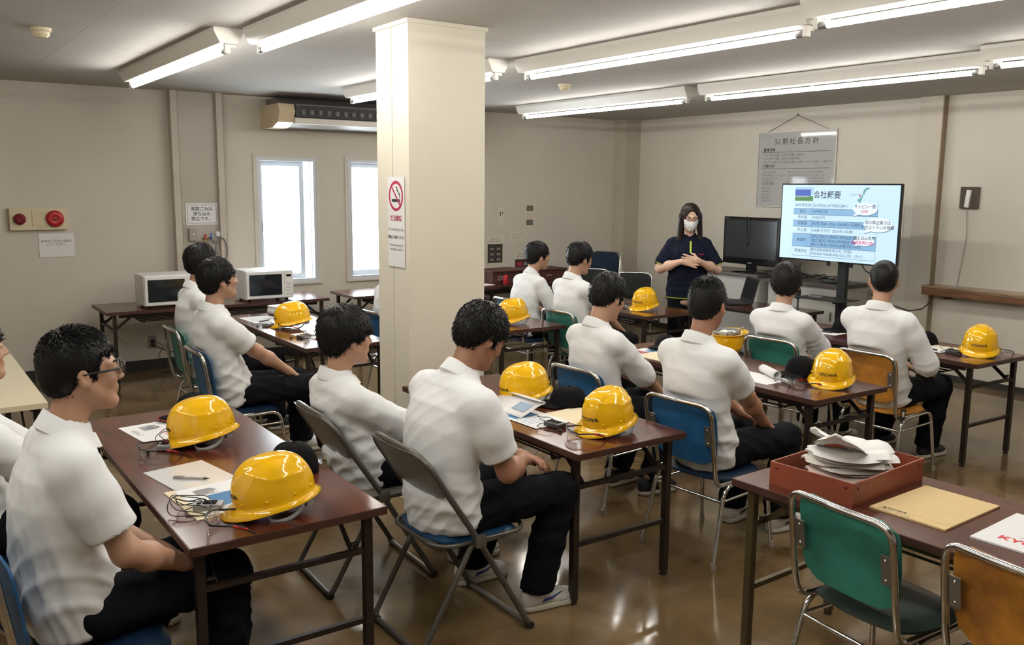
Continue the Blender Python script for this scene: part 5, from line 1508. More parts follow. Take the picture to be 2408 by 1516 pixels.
ID = Matrix.Identity(4)
def T_(x, y, z, a=0.0): return Matrix.Translation((x, y, z)) @ Matrix.Rotation(a, 4, 'Z')
FACE = -PI/2     # printing reads from the sitter's side (sitter looks along +X)
def pen(label, x, y, yaw, z=0.7, m=None):
    o = thing('ballpoint_pen', label, 'pen', (x, y, z+0.006), yaw, 'pens')
    MB().tube([(-0.068, 0, 0), (0.05, 0, 0)], 0.005, 8).build('barrel', m or SILVER, o, True)
    MB().tube([(0.05, 0, 0), (0.066, 0, 0), (0.071, 0, 0)], [0.005, 0.002, 0.0008], 8).build('tip', BLACK, o, True)
    MB().box((-0.045, 0, 0.0065), (0.04, 0.003, 0.003)).build('clip', CHROME, o)
    return o
# near left table
o = sheet('document', 'white leaflet with a machine picture and red lettering, far end of the near table', 0.93, 4.10, D(8), 0.22, 0.31)
flat(o, [(-0.04, 0.03, 0.02, 0.11)], mat('grey_print', (0.30, 0.30, 0.33), 0.7), 0.0016); flat(o, [(-0.02, 0.045, 0.04, 0.075), (0.0, 0.085, 0.035, 0.105)], GREYINK, 0.0018)
flat(o, lines(-0.09, 0.06, 0.03, 8, 0.012, 0.004, 3), GREYINK, 0.0016); lettering('KYOWA', 0.03, REDINK, o, T_(0.02, -0.09, 0.0013, FACE), bold=0.02)
receiver('grey receiver with a black cable beside the far leaflet', 0.90, 3.80, D(60))
safety_glasses('black safety glasses in front of the far receiver', 0.80, 3.74, D(-8))
o = sheet('plastic_sleeve', 'clear plastic sleeve of white documents with a pen on top', 0.885, 3.36, D(10), 0.235, 0.33, mat('sleeve_white', (0.84, 0.85, 0.87), 0.12, bump=(14, 0.8), coat=1.0), 0.004)
pen('silver pen lying on the plastic sleeve', 0.87, 3.32, D(-38), 0.7045)
o = sheet('document', 'pale envelope under the printed leaflet by the nearest helmet', 0.885, 3.07, D(4), 0.25, 0.34, KRAFTL, 0.003)
o = sheet('document', 'printed leaflet with a blue picture partly under the nearest helmet', 0.905, 3.075, D(6), 0.22, 0.31, PAPER, 0.001, 0.7036)
flat(o, [(-0.04, -0.09, 0.05, 0.04)], BLUEINK, 0.0014); flat(o, lines(-0.06, 0.11, 0.08, 9, 0.007, 0.0035, 5), INK, 0.0014); flat(o, [(0.0, -0.14, 0.07, -0.10)], mat('green_print', (0.35, 0.45, 0.25), 0.7), 0.0014)
receiver('silver receiver with coiled black cable nearest the camera', 0.835, 2.98, D(150), True, 4)
safety_glasses('clear safety glasses with red tips nearest the camera', 0.80, 2.80, D(-30))
# pillar table
o = sheet('document', 'pale kraft envelope under the open leaflet, pillar table', 2.70, 3.24, D(4), 0.24, 0.32, KRAFTL, 0.002)
o = sheet('document', 'open printed leaflet in front of the bent student', 2.48, 3.40, D(2), 0.21, 0.42, PAPER, 0.001, 0.7025)
flat(o, lines(-0.09, 0.18, 0.16, 16, 0.021, 0.006, 8), mat('pale_blue_print', (0.30, 0.40, 0.52), 0.7), 0.0014); flat(o, [(-0.08, -0.02, 0.06, 0.06)], BLUEINK, 0.0015)
# curled page
o2 = thing('curled_page', 'curling turned over page of the open leaflet', 'paper', (2.52, 3.52, 0.703), D(2))
V = []; F = []
for i in range(15):
    t = i/14; a = t*3.4
    px = -0.10+0.16*t; py = 0
    for yy in (-0.15, 0.15):
        if t < 0.55: V.append((-0.10+0.22*t, yy, 0.004+0.085*t))
        else:
            b = (t-0.55)/0.45*PI*1.05; V.append((0.021+0.030*math.sin(b), yy, 0.051+0.0*t+0.028*(1-math.cos(b))*0.5-0.012*(b/PI)))
for i in range(14): F.append((2*i, 2*i+2, 2*i+3, 2*i+1))
q = meshobj('page', V, F, PAPER, o2, True); q.modifiers.new('t', 'SOLIDIFY').thickness = 0.0008
MB().add([(-0.06, -0.12, 0.0232), (0.0, -0.12, 0.0465), (0.0, -0.02, 0.0465), (-0.06, -0.02, 0.0232)], [(0, 1, 2, 3)]).build('print', MATS['pale_blue_print'], o2)
receiver('dark receiver with cable on the pillar table', 2.48, 3.17, D(100), False, 1)
safety_glasses('safety glasses with red tips on the pillar table', 2.43, 2.98, D(-20))
# rolled paper table
o = sheet('document', 'white paper sheet under the rolled paper', 4.15, 3.38, D(0), 0.22, 0.32)
flat(o, lines(-0.08, 0.08, 0.10, 4, 0.02, 0.003, 4), GREYINK, 0.0016)
o = thing('rolled_paper', 'rolled white paper lying on the sheet', 'paper', (4.24, 3.36, 0.7018), D(62))
V = []; F = []
for i in range(30):
    a = i/29*4.2*PI; r = 0.018+0.010*i/29
    for xx in (-0.105, 0.105): V.append((xx, r*math.cos(a), 0.0295+r*math.sin(a)))
for i in range(29): F.append((2*i, 2*i+2, 2*i+3, 2*i+1))
q = meshobj('roll', V, F, PAPER, o, True); q.modifiers.new('t', 'SOLIDIFY').thickness = 0.0008
receiver('silver receiver between the rolled paper and the helmet', 4.19, 3.18, D(70), True, 1)
safety_glasses('safety glasses with red tips beside the rolled paper', 4.12, 3.08, D(-10))
o = sheet('document', 'colour printed leaflet in front of the student looking down', 4.18, 4.30, D(6), 0.21, 0.30)
flat(o, [(-0.08, 0.0, 0.0, 0.12)], mat('red_print', (0.45, 0.12, 0.12), 0.7, noise=(50, 0.7)), 0.0016); flat(o, [(0.02, -0.10, 0.09, 0.08)], BLUEINK, 0.0016); flat(o, lines(-0.09, -0.03, 0.09, 7, 0.014, 0.004, 9), GREYINK, 0.0016)
o = sheet('document', 'pale envelope under the colour leaflet', 4.13, 4.16, D(2), 0.22, 0.30, KRAFTL, 0.002, 0.7002)
o.location.z = 0.6985+0.0017
# farthest right table
o = sheet('document', 'white sheet on the far table in front of the student facing the laptop', 5.98, 4.25, D(4), 0.22, 0.34)
flat(o, lines(-0.08, 0.10, 0.14, 5, 0.02, 0.003, 4), GREYINK, 0.0016)
pen('pen on the sheet before the student facing the laptop', 5.94, 4.22, D(100), 0.7016, BLACK)
o = sheet('document', 'pale envelope under the white sheet, farthest right table', 6.04, 3.34, D(3), 0.24, 0.33, KRAFTL, 0.002)
o = sheet('document', 'white sheet with a pen on the farthest right table', 5.95, 3.38, D(6), 0.21, 0.30, PAPER, 0.001, 0.7026)
flat(o, lines(-0.08, 0.06, 0.10, 4, 0.02, 0.003, 4), GREYINK, 0.0014)
pen('black pen on the white sheet beside the single helmet', 5.93, 3.34, D(70), 0.7038, BLACK)
receiver('dark receiver beside the single helmet, farthest right table', 5.93, 3.17, D(80), False, 1)
safety_glasses('safety glasses right of the single helmet', 6.10, 2.93, D(200))
# window table
o = sheet('document', 'white leaflet at the far end of the window table', 2.50, 7.15, D(3), 0.26, 0.36)
flat(o, lines(-0.1, 0.12, 0.18, 9, 0.025, 0.006, 2), GREYINK, 0.0016)
pen('dark pen on the leaflet of the window table', 2.48, 7.02, D(30), 0.7016, BLACK)
receiver('silver receiver with red tips, window table', 2.42, 6.78, D(40), True, 1)
safety_glasses('safety glasses beside the window table helmet', 2.44, 6.55, D(-20))
o = sheet('document', 'white sheet near the near end of the window table', 2.55, 6.14, D(4), 0.24, 0.36)
receiver('black receiver at the near end of the window table', 2.44, 6.10, D(20), False, 1)
safety_glasses('safety glasses at the near end of the window table', 2.40, 5.94, D(-40))
o = thing('plastic_case', 'white rounded plastic case at the far end of the window table', 'case', (2.76, 7.28, 0.70), D(12))
q = MB().box((0, 0, 0.03), (0.20, 0.30, 0.06), bev=0.022).build('base', WHITE, o, True); autosmooth(q, 60)
q = MB().box((0, 0, 0.068), (0.19, 0.29, 0.022), bev=0.009).build('lid', WHITE, o, True); autosmooth(q, 60)
# table before the presenter
o = sheet('document', 'white paper on the table before the presenter', 5.60, 6.28, D(6), 0.22, 0.31)
receiver('dark receiver on the table before the presenter', 5.60, 6.16, D(30), False, 1)
safety_glasses('black safety glasses beside the helmet before the presenter', 5.56, 6.07, D(-20))

# ------------------------------------------------------------------ tray table
o = thing('red_tray', 'open red brown fibreboard tray on the nearest right table', 'tray', (2.925, 1.935, 0.7005), D(4))
RB = mat('red_brown_board', (0.27, 0.065, 0.030), 0.45, noise=(6, 0.2)); tw, td, th = 0.50, 0.34, 0.085
MB().box((0, 0, 0.003), (tw, td, 0.006)).build('bottom', RB, o)
for s in (-1, 1):
    MB().box((0, s*(td/2-0.003), th/2+0.004), (tw, 0.006, th)).build('side_panel', RB, o)
    MB().box((s*(tw/2-0.003), 0, th/2+0.004), (0.006, td-0.012, th)).build('end_panel', RB, o)
    for q in (-1, 1):
        MB().ball((s*(tw/2-0.03), q*(td/2+0.0005), 0.07), (0.007, 0.003, 0.007), 10, 6).build('rivet', DKRED, o, True)
        MB().ball((s*(tw/2+0.0005), q*(td/2-0.03), 0.07), (0.003, 0.007, 0.007), 10, 6).build('rivet', DKRED, o, True)
GLV = [mat('cotton_white', (0.86, 0.85, 0.83), 0.9, bump=(250, 0.4)), mat('cotton_cream', (0.76, 0.72, 0.66), 0.9, bump=(250, 0.4)), mat('cotton_pink', (0.62, 0.50, 0.45), 0.9, bump=(250, 0.4))]
rg = random.Random(4)
def glove(label, x, y, z, yaw, m, lift, w=0.12, l=0.24, sd=0):
    o = thing('cotton_glove', label, 'glove', (x, y, z), yaw, 'pile of cotton gloves in the tray')
    r = random.Random(sd); ph = [r.uniform(0, 6) for _ in range(6)]
    V = []; F = []; n, k = 16, 10
    for s in (0, 1):
        for j in range(n+1):
            v = j/n; hw = w/2*(0.80+0.25*math.sin(v*2.6))*(1 if v < 0.72 else math.sqrt(max(0, 1-((v-0.72)/0.30)**2)))
            for i in range(k+1):
                u = i/k*2-1
                zz = 0.004*math.sin(u*2.2+ph[0]+v*2)+lift*(v-0.3)**2*(1 if v > 0.3 else 0)*2.2+0.003*math.sin(4*v+ph[1])+0.0015*math.sin(7*u+4*v+ph[2])-0.010*u*u
                V.append((u*hw+0.008*math.sin(5*v+ph[3]), (v-0.5)*l, zz+0.010*s*(1-u**6)))
    K = (n+1)*(k+1)
    for j in range(n):
        for i in range(k):
            a = j*(k+1)+i; F.append((a+k+1, a+k+2, a+1, a)); F.append((K+a, K+a+1, K+a+k+2, K+a+k+1))
        a = j*(k+1); F.append((a+k+1, a, K+a, K+a+k+1)); b = a+k; F.append((b, b+k+1, K+b+k+1, K+b))
    for i in range(k):
        F.append((i, i+1, K+i+1, K+i)); b = n*(k+1)+i; F.append((b+1, b, K+b, K+b+1))
    q = meshobj('fabric', V, F, m, o, True)
    return o
nl = ['lowest', 'second lowest', 'third lowest', 'fourth lowest', 'fifth from the bottom', 'sixth from the bottom', 'seventh from the bottom', 'eighth from the bottom', 'ninth from the bottom', 'tenth from the bottom', 'fifth from the top', 'fourth from the top', 'third from the top', 'second from the top', 'topmost, pointing up to the left']
for k in range(15):
    glove('white cotton glove in the red tray, %s of the pile' % nl[k], 2.925+rg.uniform(-0.035, 0.035), 1.94+rg.uniform(-0.02, 0.02), 0.722+0.0085*k, D(rg.uniform(52, 68) if k < 11 else (66, 52, 70, 108)[k-11]), GLV[2] if k in (2, 3, 4) else (GLV[1] if k < 9 else GLV[0]), rg.uniform(0.0, 0.02) if k < 13 else 0.07, rg.uniform(0.15, 0.18), rg.uniform(0.27, 0.31), k)
o = sheet('envelope', 'kraft envelope stack with black lettering on the nearest right table', 2.945, 1.595, D(2), 0.38, 0.27, KRAFT, 0.006, 0.7003, 'envelope')
lettering('KYOWA', 0.022, INK, o, T_(-0.155, 0.06, 0.0063, FACE+D(2)), bold=0.02); small_print(9, 0.013, GREYINK, o, T_(-0.175, 0.05, 0.0063, FACE))
MB().box((0.02, -0.002, 0.0064), (0.335, 0.262, 0.0004)).build('flap_line', KRAFT, o)
o = sheet('envelope', 'white envelope with red lettering at the right edge', 2.955, 1.24, D(3), 0.34, 0.30, PAPER, 0.006, 0.7003, 'envelope')
lettering('KYOWA', 0.045, REDINK, o, T_(-0.10, -0.01, 0.0063, FACE), bold=0.03, sx=1.2); small_print(7, 0.012, GREYINK, o, T_(-0.06, 0.0, 0.0063, FACE))
# ------------------------------------------------------------------ microwaves
def microwave(label, x, y, rot=0.0):
    o = thing('microwave_oven', label, 'microwave', (x, y, 0.70), rot, 'microwave ovens')
    w, d, h = 0.47, 0.34, 0.275
    MB().box((0, 0, h/2+0.018), (w, d, h), bev=0.008).build('body', WHITE, o)
    dr = MB().box((-0.045, -d/2-0.012, h/2+0.018), (w-0.10, 0.024, h-0.014), bev=0.006).build('door', WHITE, o)
    MB().box((-0.045, -d/2-0.0245, h/2+0.018), (w-0.15, 0.003, h-0.075), bev=0.001).build('door_glass', mat('oven_glass', (0.012, 0.016, 0.020), 0.08), dr)
    MB().box((w/2-0.05, -d/2-0.010, h/2+0.018), (0.088, 0.020, h-0.014), bev=0.004).build('control_panel', WHITE, o)
    MB().box((w/2-0.05, -d/2-0.0208, h*0.80+0.018), (0.05, 0.002, 0.022)).build('display', BLACKGLOSS, o)
    bt = MB()
    for r in range(4):
        for c in range(2): bt.box((w/2-0.064+c*0.03, -d/2-0.0208, 0.06+r*0.034), (0.022, 0.003, 0.016), bev=0.001)
    bt.build('button_pad', mat('pale_grey_plastic', (0.62, 0.62, 0.62), 0.5), o)
    for sx in (-1, 1):
        for sy in (-1, 1): MB().lathe([(0.016, 0), (0.018, 0.020)], 12, (sx*(w/2-0.05), sy*(d/2-0.05), 0)).build('foot', BLACK, o)
    return o
microwave('white microwave oven with dark door at the left of the table', 2.075, 8.46)
microwave('white microwave oven in front of the window', 2.985, 8.46)

# ------------------------------------------------------------------ front of the room
GREYST = mat('pale_grey_steel', (0.50, 0.50, 0.47), 0.45, noise=(3, 0.06)); DKTOP = mat('dark_grey_laminate', (0.085, 0.075, 0.07), 0.4)
o = thing('steel_cabinet', 'long pale grey steel cabinet with dark top under the black television', 'cabinet', (7.83, 6.80, 0))
MB().box((0, 0, 0.455), (0.50, 1.18, 0.83)).build('body', GREYST, o)
MB().box((-0.02, 0, 0.885), (0.56, 1.22, 0.030), bev=0.005).build('top', DKTOP, o)
MB().box((0, 0, 0.02), (0.46, 1.14, 0.04)).build('plinth', BLACK, o)
for k in (-1, 1):
    dr = MB().box((-0.256, k*0.293, 0.46), (0.012, 0.572, 0.80), bev=0.003).build('door', GREYST, o)
    MB().box((-0.266, k*0.06, 0.62), (0.010, 0.016, 0.09), bev=0.002).build('handle', DULLSTEEL, dr)
o = thing('steel_cabinet', 'short pale grey steel cabinet with a yellow sticker behind the lit screen', 'cabinet', (7.90, 5.72, 0))
MB().box((0, 0, 0.43), (0.48, 0.86, 0.80)).build('body', GREYST, o)
MB().box((-0.01, 0, 0.85), (0.52, 0.90, 0.040), bev=0.005).build('top', DKTOP, o)
dr = MB().box((-0.246, 0, 0.43), (0.012, 0.84, 0.76), bev=0.003).build('door', GREYST, o)
MB().box((-0.256, -0.36, 0.55), (0.010, 0.016, 0.09), bev=0.002).build('handle', DULLSTEEL, dr)
MB().box((-0.2535, 0.20, 0.72), (0.002, 0.10, 0.055)).build('sticker', mat('yellow_sticker', (0.70, 0.62, 0.04), 0.6), o)
small_print(3, 0.022, INK, o, face_matrix((-0.2548, 0.20, 0.72), (0, -1, 0), (0, 0, 1)))
MB().box((0, 0, 0.015), (0.44, 0.80, 0.03)).build('plinth', BLACK, o)
# switched off television
o = thing('television', 'black switched off television on the long grey cabinet', 'television', (7.72, 6.47, 0.90), D(-4))
w, h = 0.83, 0.52
q = MB().box((0.03, 0, 0.08+h/2), (0.06, w, h), bev=0.014).build('housing', BLACKGLOSS, o)
MB().box((-0.002, 0, 0.10+h/2), (0.004, w-0.09, h-0.11)).build('screen', mat('dark_screen', (0.018, 0.022, 0.028), 0.12), o)
MB().box((0.03, 0, 0.05), (0.05, 0.12, 0.08), bev=0.006).build('neck', BLACKGLOSS, o)
MB().lathe([(0.24, 0), (0.24, 0.010), (0.20, 0.018), (0.06, 0.022)], 32, M=Matrix.Diagonal((0.55, 1, 1, 1))).build('stand', BLACKGLOSS, o); autosmooth(o.children[-1], 40)
MB().box((-0.001, 0, 0.102), (0.003, 0.06, 0.009)).build('maker_badge', SILVER, o)
MB().box((-0.001, 0.36, 0.575), (0.003, 0.035, 0.006)).build('maker_badge', SILVER, o)
MB().tube([(-0.004, 0.06, 0.61), (-0.012, 0.06, 0.60), (-0.014, 0.062, 0.45), (-0.014, 0.05, 0.33), (-0.014, 0.035, 0.30), (-0.014, -0.01, 0.42), (-0.012, 0.02, 0.56), (-0.01, 0.055, 0.60)], 0.0035, 6).tube([(-0.014, 0.042, 0.315), (-0.014, 0.052, 0.275)], 0.007, 6).build('hanging_cable', BLACK, o)

# lit television on a stand with the slide
o = thing('presentation_screen', 'large lit screen showing a company profile slide on a black stand', 'television', (7.20, 5.05, 0))
sw, sh = 1.235, 0.70; zc = 1.495
MB().box((0.022, 0, zc), (0.035, sw+0.024, sh+0.026), bev=0.004).build('housing', BLACKGLOSS, o)
MB().box((0.05, 0, zc-0.05), (0.05, 0.7, 0.4), bev=0.01).build('back_cover', BLACK, o)
SCR = bpy.data.materials.new('lit_screen'); SCR.use_nodes = True; nt = SCR.node_tree; b = nt.nodes['Principled BSDF']
b.inputs['Base Color'].default_value = (0.02, 0.02, 0.02, 1); b.inputs['Roughness'].default_value = 0.25
b.inputs['Emission Color'].default_value = (0.58, 0.79, 1.0, 1); b.inputs['Emission Strength'].default_value = SCREEN
MB().box((0.003, 0, zc), (0.004, sw, sh)).build('screen', SCR, o)
def em(name, c, s):
    if name in MATS: return MATS[name]
    m = mat(name, (0.02, 0.02, 0.02), 0.4); bb = m.node_tree.nodes['Principled BSDF']
    bb.inputs['Emission Color'].default_value = (*c, 1); bb.inputs['Emission Strength'].default_value = s*SCREEN; m.cycles.emission_sampling = 'NONE'; return m
SM = face_matrix((0.0008, 0, zc), (0, -1, 0), (0, 0, 1))      # slide plane, seen from -X
def sp_(u, v): return ((u-0.5)*sw, (0.5-v)*sh)                  # 0..1 slide coordinates
def srect(n, rs, m, z):
    mb = MB()
    for (u0, v0, u1, v1) in rs:
        a = sp_(u0, v0); b_ = sp_(u1, v1); k = len(mb.v)
        mb.v += [tuple(SM @ Vector((x, y, z))) for x, y in ((a[0], b_[1]), (b_[0], b_[1]), (b_[0], a[1]), (a[0], a[1]))]; mb.f.append((k, k+1, k+2, k+3))
    return mb.build(n, m, o)
def stext(t, u, v, size, m, align='CENTER', bold=0.0, z=0.004):
    x, y = sp_(u, v); return lettering(t, size, m, o, SM @ Matrix.Translation((x, y, z-0.0004)), 'slide_text', align, bold=bold)
TXT = em('slide_dark', (0.01, 0.02, 0.07), 0.6); PNK = em('slide_pink', (0.8, 0.02, 0.25), 0.8)
rows = [0.235, 0.315, 0.395, 0.475, 0.56, 0.655, 0.83, 0.955]
srect('table_band', [(0.115, rows[i], 0.84, rows[i+1]) for i in (1, 3, 5)], em('slide_band', (0.30, 0.58, 0.90), 0.75), 0.0010)
srect('table_line', [(0.115, r, 0.84, r+0.004) for r in rows[1:]]+[(0.285, rows[0], 0.287, rows[-1]), (0.838, rows[0], 0.840, rows[-1])], TXT, 0.0016)
srect('slide_photo', [(0.12, 0.03, 0.285, 0.13)], em('slide_sky', (0.45, 0.7, 1.0), 0.8), 0.0010)
srect('slide_photo', [(0.12, 0.15, 0.285, 0.215)], em('slide_grass', (0.05, 0.25, 0.03), 0.8), 0.0011)
srect('slide_photo', [(0.12, 0.062, 0.262, 0.15)], em('slide_building', (0.02, 0.10, 0.55), 0.8), 0.0014)
srect('slide_photo', [(0.12, 0.145, 0.25, 0.165)], em('slide_road', (0.35, 0.45, 0.5), 0.8), 0.0015)
stext('会社概要', 0.41, 0.135, 0.074, TXT, bold=0.012)
lab = ['本社所在地', '設立', '資本金', '従業員', '売上高', '事業所', '関連会社']
val = ['石川県白山市竹松町2810', '1974年11月', '9,400万円', '457名 男401 女56（2024年11月現在）', '248億1千万円（2024年10月期）', '本社工場/石川県白山市竹松町2810\n第2工場/石川県白山市竹松町2481\n横江工場/石川県白山市横江町1726-6', '蘇州協和商貿有限公司（中国）\nKYOWA THAIRUNG CO.,LTD.（タイ）']
for i in range(7):
    vc = (rows[i]+rows[i+1])/2
    stext(lab[i], 0.20, vc, 0.036, TXT); stext(val[i], 0.293, vc, 0.033, TXT, 'LEFT')
mp = [(0.72, 0.05), (0.735, 0.035), (0.765, 0.03), (0.757, 0.05), (0.735, 0.07), (0.725, 0.095), (0.727, 0.11), (0.712, 0.125), (0.706, 0.16), (0.70, 0.20), (0.692, 0.225), (0.672, 0.21), (0.668, 0.185), (0.685, 0.17), (0.698, 0.14), (0.708, 0.11), (0.712, 0.075)]
mb = MB(); mb.v = [tuple(SM @ Vector((*sp_(*q), 0.0012))) for q in mp]; mb.f = [tuple(reversed(range(len(mp))))]; mb.build('slide_map', em('slide_map', (0.18, 0.48, 0.45), 0.7), o)
mb = MB(); mb.v = [tuple(SM @ Vector((sp_(0.687, 0.135)[0]+0.008*math.cos(a), sp_(0.687, 0.135)[1]+0.011*math.sin(a), 0.002))) for a in np.linspace(0, 2*PI, 12, endpoint=False)]; mb.f = [tuple(range(12))]; mb.build('map_pin', PNK, o)
stext('ココらへん', 0.645, 0.125, 0.024, TXT)
BUB = em('slide_bubble', (0.80, 0.90, 1.0), 0.95); SHD = em('slide_shadow', (0.15, 0.25, 0.45), 0.7)
for (u, v, ru, rv, l1, l2, c2) in ((0.735, 0.305, 0.098, 0.078, 'キャビン一筋', '50年', PNK), (0.845, 0.50, 0.115, 0.092, '石川県企業では', '中の上くらいの規模', TXT), (0.745, 0.705, 0.085, 0.068, '全て白山市内', '転居転勤は無し', PNK)):
    for m_, dz, ddx, ddy, nme in ((SHD, 0.0020, 0.004, -0.006, 'bubble_shadow'), (BUB, 0.0024, 0, 0, 'speech_bubble')):
        c = sp_(u, v); pts = [(c[0]+ru*sw*math.cos(a)+ddx, c[1]+rv*sh*math.sin(a)+ddy) for a in np.linspace(0, 2*PI, 40, endpoint=False)]
        tl = [(c[0]-ru*sw*0.75+ddx, c[1]-rv*sh*0.62+ddy), (c[0]-ru*sw*0.99+ddx, c[1]-rv*sh*1.25+ddy), (c[0]-ru*sw*0.42+ddx, c[1]-rv*sh*0.88+ddy)]
        mb = MB(); mb.v = [tuple(SM @ Vector((*q, dz))) for q in pts]; mb.f = [tuple(range(40))]
        k = len(mb.v); mb.v += [tuple(SM @ Vector((*q, dz))) for q in tl]; mb.f.append((k, k+1, k+2)); mb.build(nme, m_, o)
    stext(l1, u, v-0.028, 0.036, TXT, bold=0.01); stext(l2, u, v+0.032, 0.036, c2, bold=0.01)
MB().box((0.004, 0, zc-sh/2-0.007), (0.003, 0.08, 0.008)).build('maker_badge', SILVER, o)
BST = mat('black_stand_steel', (0.02, 0.022, 0.025), 0.4, metal=0.4)
MB().box((0.085, -0.05, 0.72), (0.05, 0.09, 1.40), bev=0.006).build('column', BST, o)
for s in (-1, 1):
    MB().bar((0.40, s*0.33, 0.03), (-0.30, s*0.38, 0.03), 0.06, 0.035).build('base_rail', BST, o)
    MB().box((0.02, -0.05+s*0.12, zc-sh/2-0.03), (0.02, 0.03, 0.035)).build('mount_tab', BST, o)
    for x in (0.37, -0.27): MB().tube([(x, s*0.355-0.012, 0.012), (x, s*0.355+0.012, 0.012)], 0.012, 12).build('castor', BLACK, o)
MB().box((0.08, 0, 0.05), (0.06, 0.70, 0.04)).build('base_crossbar', BST, o)
sf = MB().box((-0.08, 0.0, 0.80), (0.30, 0.50, 0.010), bev=0.003).build('shelf', BST, o)
MB().box((0.05, -0.05, 0.77), (0.06, 0.10, 0.05)).build('shelf_clamp', BST, o)
MB().tube([(0.05, -0.25, zc-sh/2), (0.05, -0.30, 1.08), (0.2, -0.35, 1.0)], 0.006, 6).build('cable', BLACK, o)
o = thing('remote_control', 'dark remote control on the screen stand shelf', 'remote', (7.08, 5.14, 0.8056), D(70))
MB().box((0, 0, 0.009), (0.17, 0.045, 0.018), bev=0.004).build('body', SILVER, o); MB().box((0.02, 0, 0.0185), (0.10, 0.03, 0.002)).build('button_pad', BLACK, o)
o = thing('floor_cable', 'black cable drooping from the screen to the right wall strip', 'cable', (7.35, 4.62, 0))
MB().tube([(0.0, 0.12, 0.86), (0.10, 0.02, 0.78), (0.35, -0.05, 0.70), (0.62, -0.02, 0.695), (0.84, 0.03, 0.74)], 0.006, 6).build('lead', BLACK, o)
o = thing('tripod_stand', 'thin black microphone stand left of the screen column', 'stand', (7.20, 5.42, 0))
MB().tube([(0, 0, 0.02), (0, 0, 1.10)], 0.009, 8).build('pole', BLACK, o, True)
for a in (0.3, 2.4, 4.5): MB().tube([(0, 0, 0.14), (0.16*math.cos(a), 0.16*math.sin(a), 0.012)], 0.007, 8).build('leg', BLACK, o, True)
MB().box((0, 0, 0.80), (0.04, 0.04, 0.09), bev=0.008).build('clamp', BLACK, o)
o = thing('cable_bundle', 'tangled black cables on the short cabinet behind the screen', 'cable', (7.80, 5.72, 0.872))
c = MB(); r = random.Random(2)
for k in range(5):
    c.tube([(r.uniform(-0.1, 0.1)+0.1*math.sin(i*0.9+k), -0.3+0.05*i, 0.012+0.05*abs(math.sin(i*0.8+k))) for i in range(12)], 0.005, 5)
c.box((0, -0.28, 0.02), (0.15, 0.2, 0.035), bev=0.006)
c.build('cable', BLACK, o, True)
# laptop
o = thing('laptop', 'open black laptop with its lid towards the audience', 'laptop', (6.98, 6.02, 0.6605), D(150))
MB().box((0, 0, 0.009), (0.25, 0.36, 0.018), bev=0.003).build('base', BLACK, o)
MB().box((-0.02, 0, 0.0185), (0.12, 0.32, 0.001)).build('keyboard', mat('key_grey', (0.04, 0.04, 0.045), 0.5), o)
ld = MB().box((0, 0, 0.125), (0.010, 0.36, 0.25), bev=0.003).build('lid', BLACK, o, loc=(-0.125, 0, 0.015), rot=(0, D(-14), 0))
MB().box((0.0056, 0, 0.13), (0.001, 0.33, 0.20)).build('display', mat('matt_display', (0.01, 0.01, 0.012), 0.6, spec=0.1), ld)
o = thing('cable_bundle', 'papers and cables left of the laptop', 'cable', (6.95, 6.42, 0.6605))
MB().tube([(0, 0, 0.01), (0.05, 0.1, 0.03), (0, 0.2, 0.012), (-0.08, 0.12, 0.03), (0.04, -0.05, 0.012), (0.1, -0.2, 0.012)], 0.006, 6).build('cable', BLACK, o, True)
MB().box((0.02, 0.05, 0.002), (0.20, 0.28, 0.003)).build('paper', PAPER, o)

# policy poster in a clear cover, hung by a string
o = thing('policy_poster', 'white framed policy poster hanging by a string above the lit screen', 'poster', (X1-0.002, 6.34, 2.02))
MP = face_matrix((0, 0, 0), (0, -1, 0), (0, 0, 1)); pw, ph = 1.02, 0.82
MB().prism(rrect(pw, ph, 0.003, 1), 0.002, 0.010, MP).build('board', mat('poster_white', (0.66, 0.65, 0.64), 0.6), o)
MB().prism(rrect(pw-0.01, ph-0.01, 0.003, 1), 0.014, 0.0155, MP).build('clear_cover', mat('poster_cover', (1, 1, 1), 0.05, trans=1.0, alpha=0.18), o)
fr = MB()
for (cx, cy, w_, h_) in ((0, ph/2, pw+0.016, 0.012), (0, -ph/2, pw+0.016, 0.012), (-pw/2, 0, 0.012, ph), (pw/2, 0, 0.012, ph)):
    fr.prism([(cx-w_/2, cy-h_/2), (cx+w_/2, cy-h_/2), (cx+w_/2, cy+h_/2), (cx-w_/2, cy+h_/2)], 0.001, 0.018, MP)
fr.build('frame', mat('pale_frame', (0.60, 0.57, 0.52), 0.4), o)
MB().tube([(-0.012, 0.40, 0.41), (-0.010, 0.0, 0.58), (-0.012, -0.42, 0.41)], 0.003, 6).build('string', mat('string_grey', (0.22, 0.20, 0.17), 0.8), o)
MB().lathe([(0.012, 0), (0.012, 0.015), (0.005, 0.02)], 10, (-0.002, 0, 0.585), Matrix.Rotation(-PI/2, 4, 'Y')).build('hook', DULLSTEEL, o)
def pt(t, x, y, s, m=GREYINK, al='LEFT', b_=0.0): lettering(t, s, m, o, MP @ Matrix.Translation((x, y, 0.0105)), 'lettering', al, bold=b_)
pt('51 期 社 長 方 針', 0, 0.30, 0.078, INK, 'CENTER')
pt('基本方針', -0.44, 0.215, 0.042, INK, b_=0.02); pt('行動方針', -0.44, 0.035, 0.042, INK, b_=0.01); pt('<本年活動>', -0.44, -0.16, 0.036, GREYINK)
pr = [(-0.46, 0.188, 0.44, 0.192), (-0.46, 0.008, 0.44, 0.012)]
mb = MB()
for (a, b_, c, d_) in pr: mb.prism([(a, b_), (c, b_), (c, d_), (a, d_)], 0.0102, 0.0108, MP)
mb.build('rule_line', INK, o)
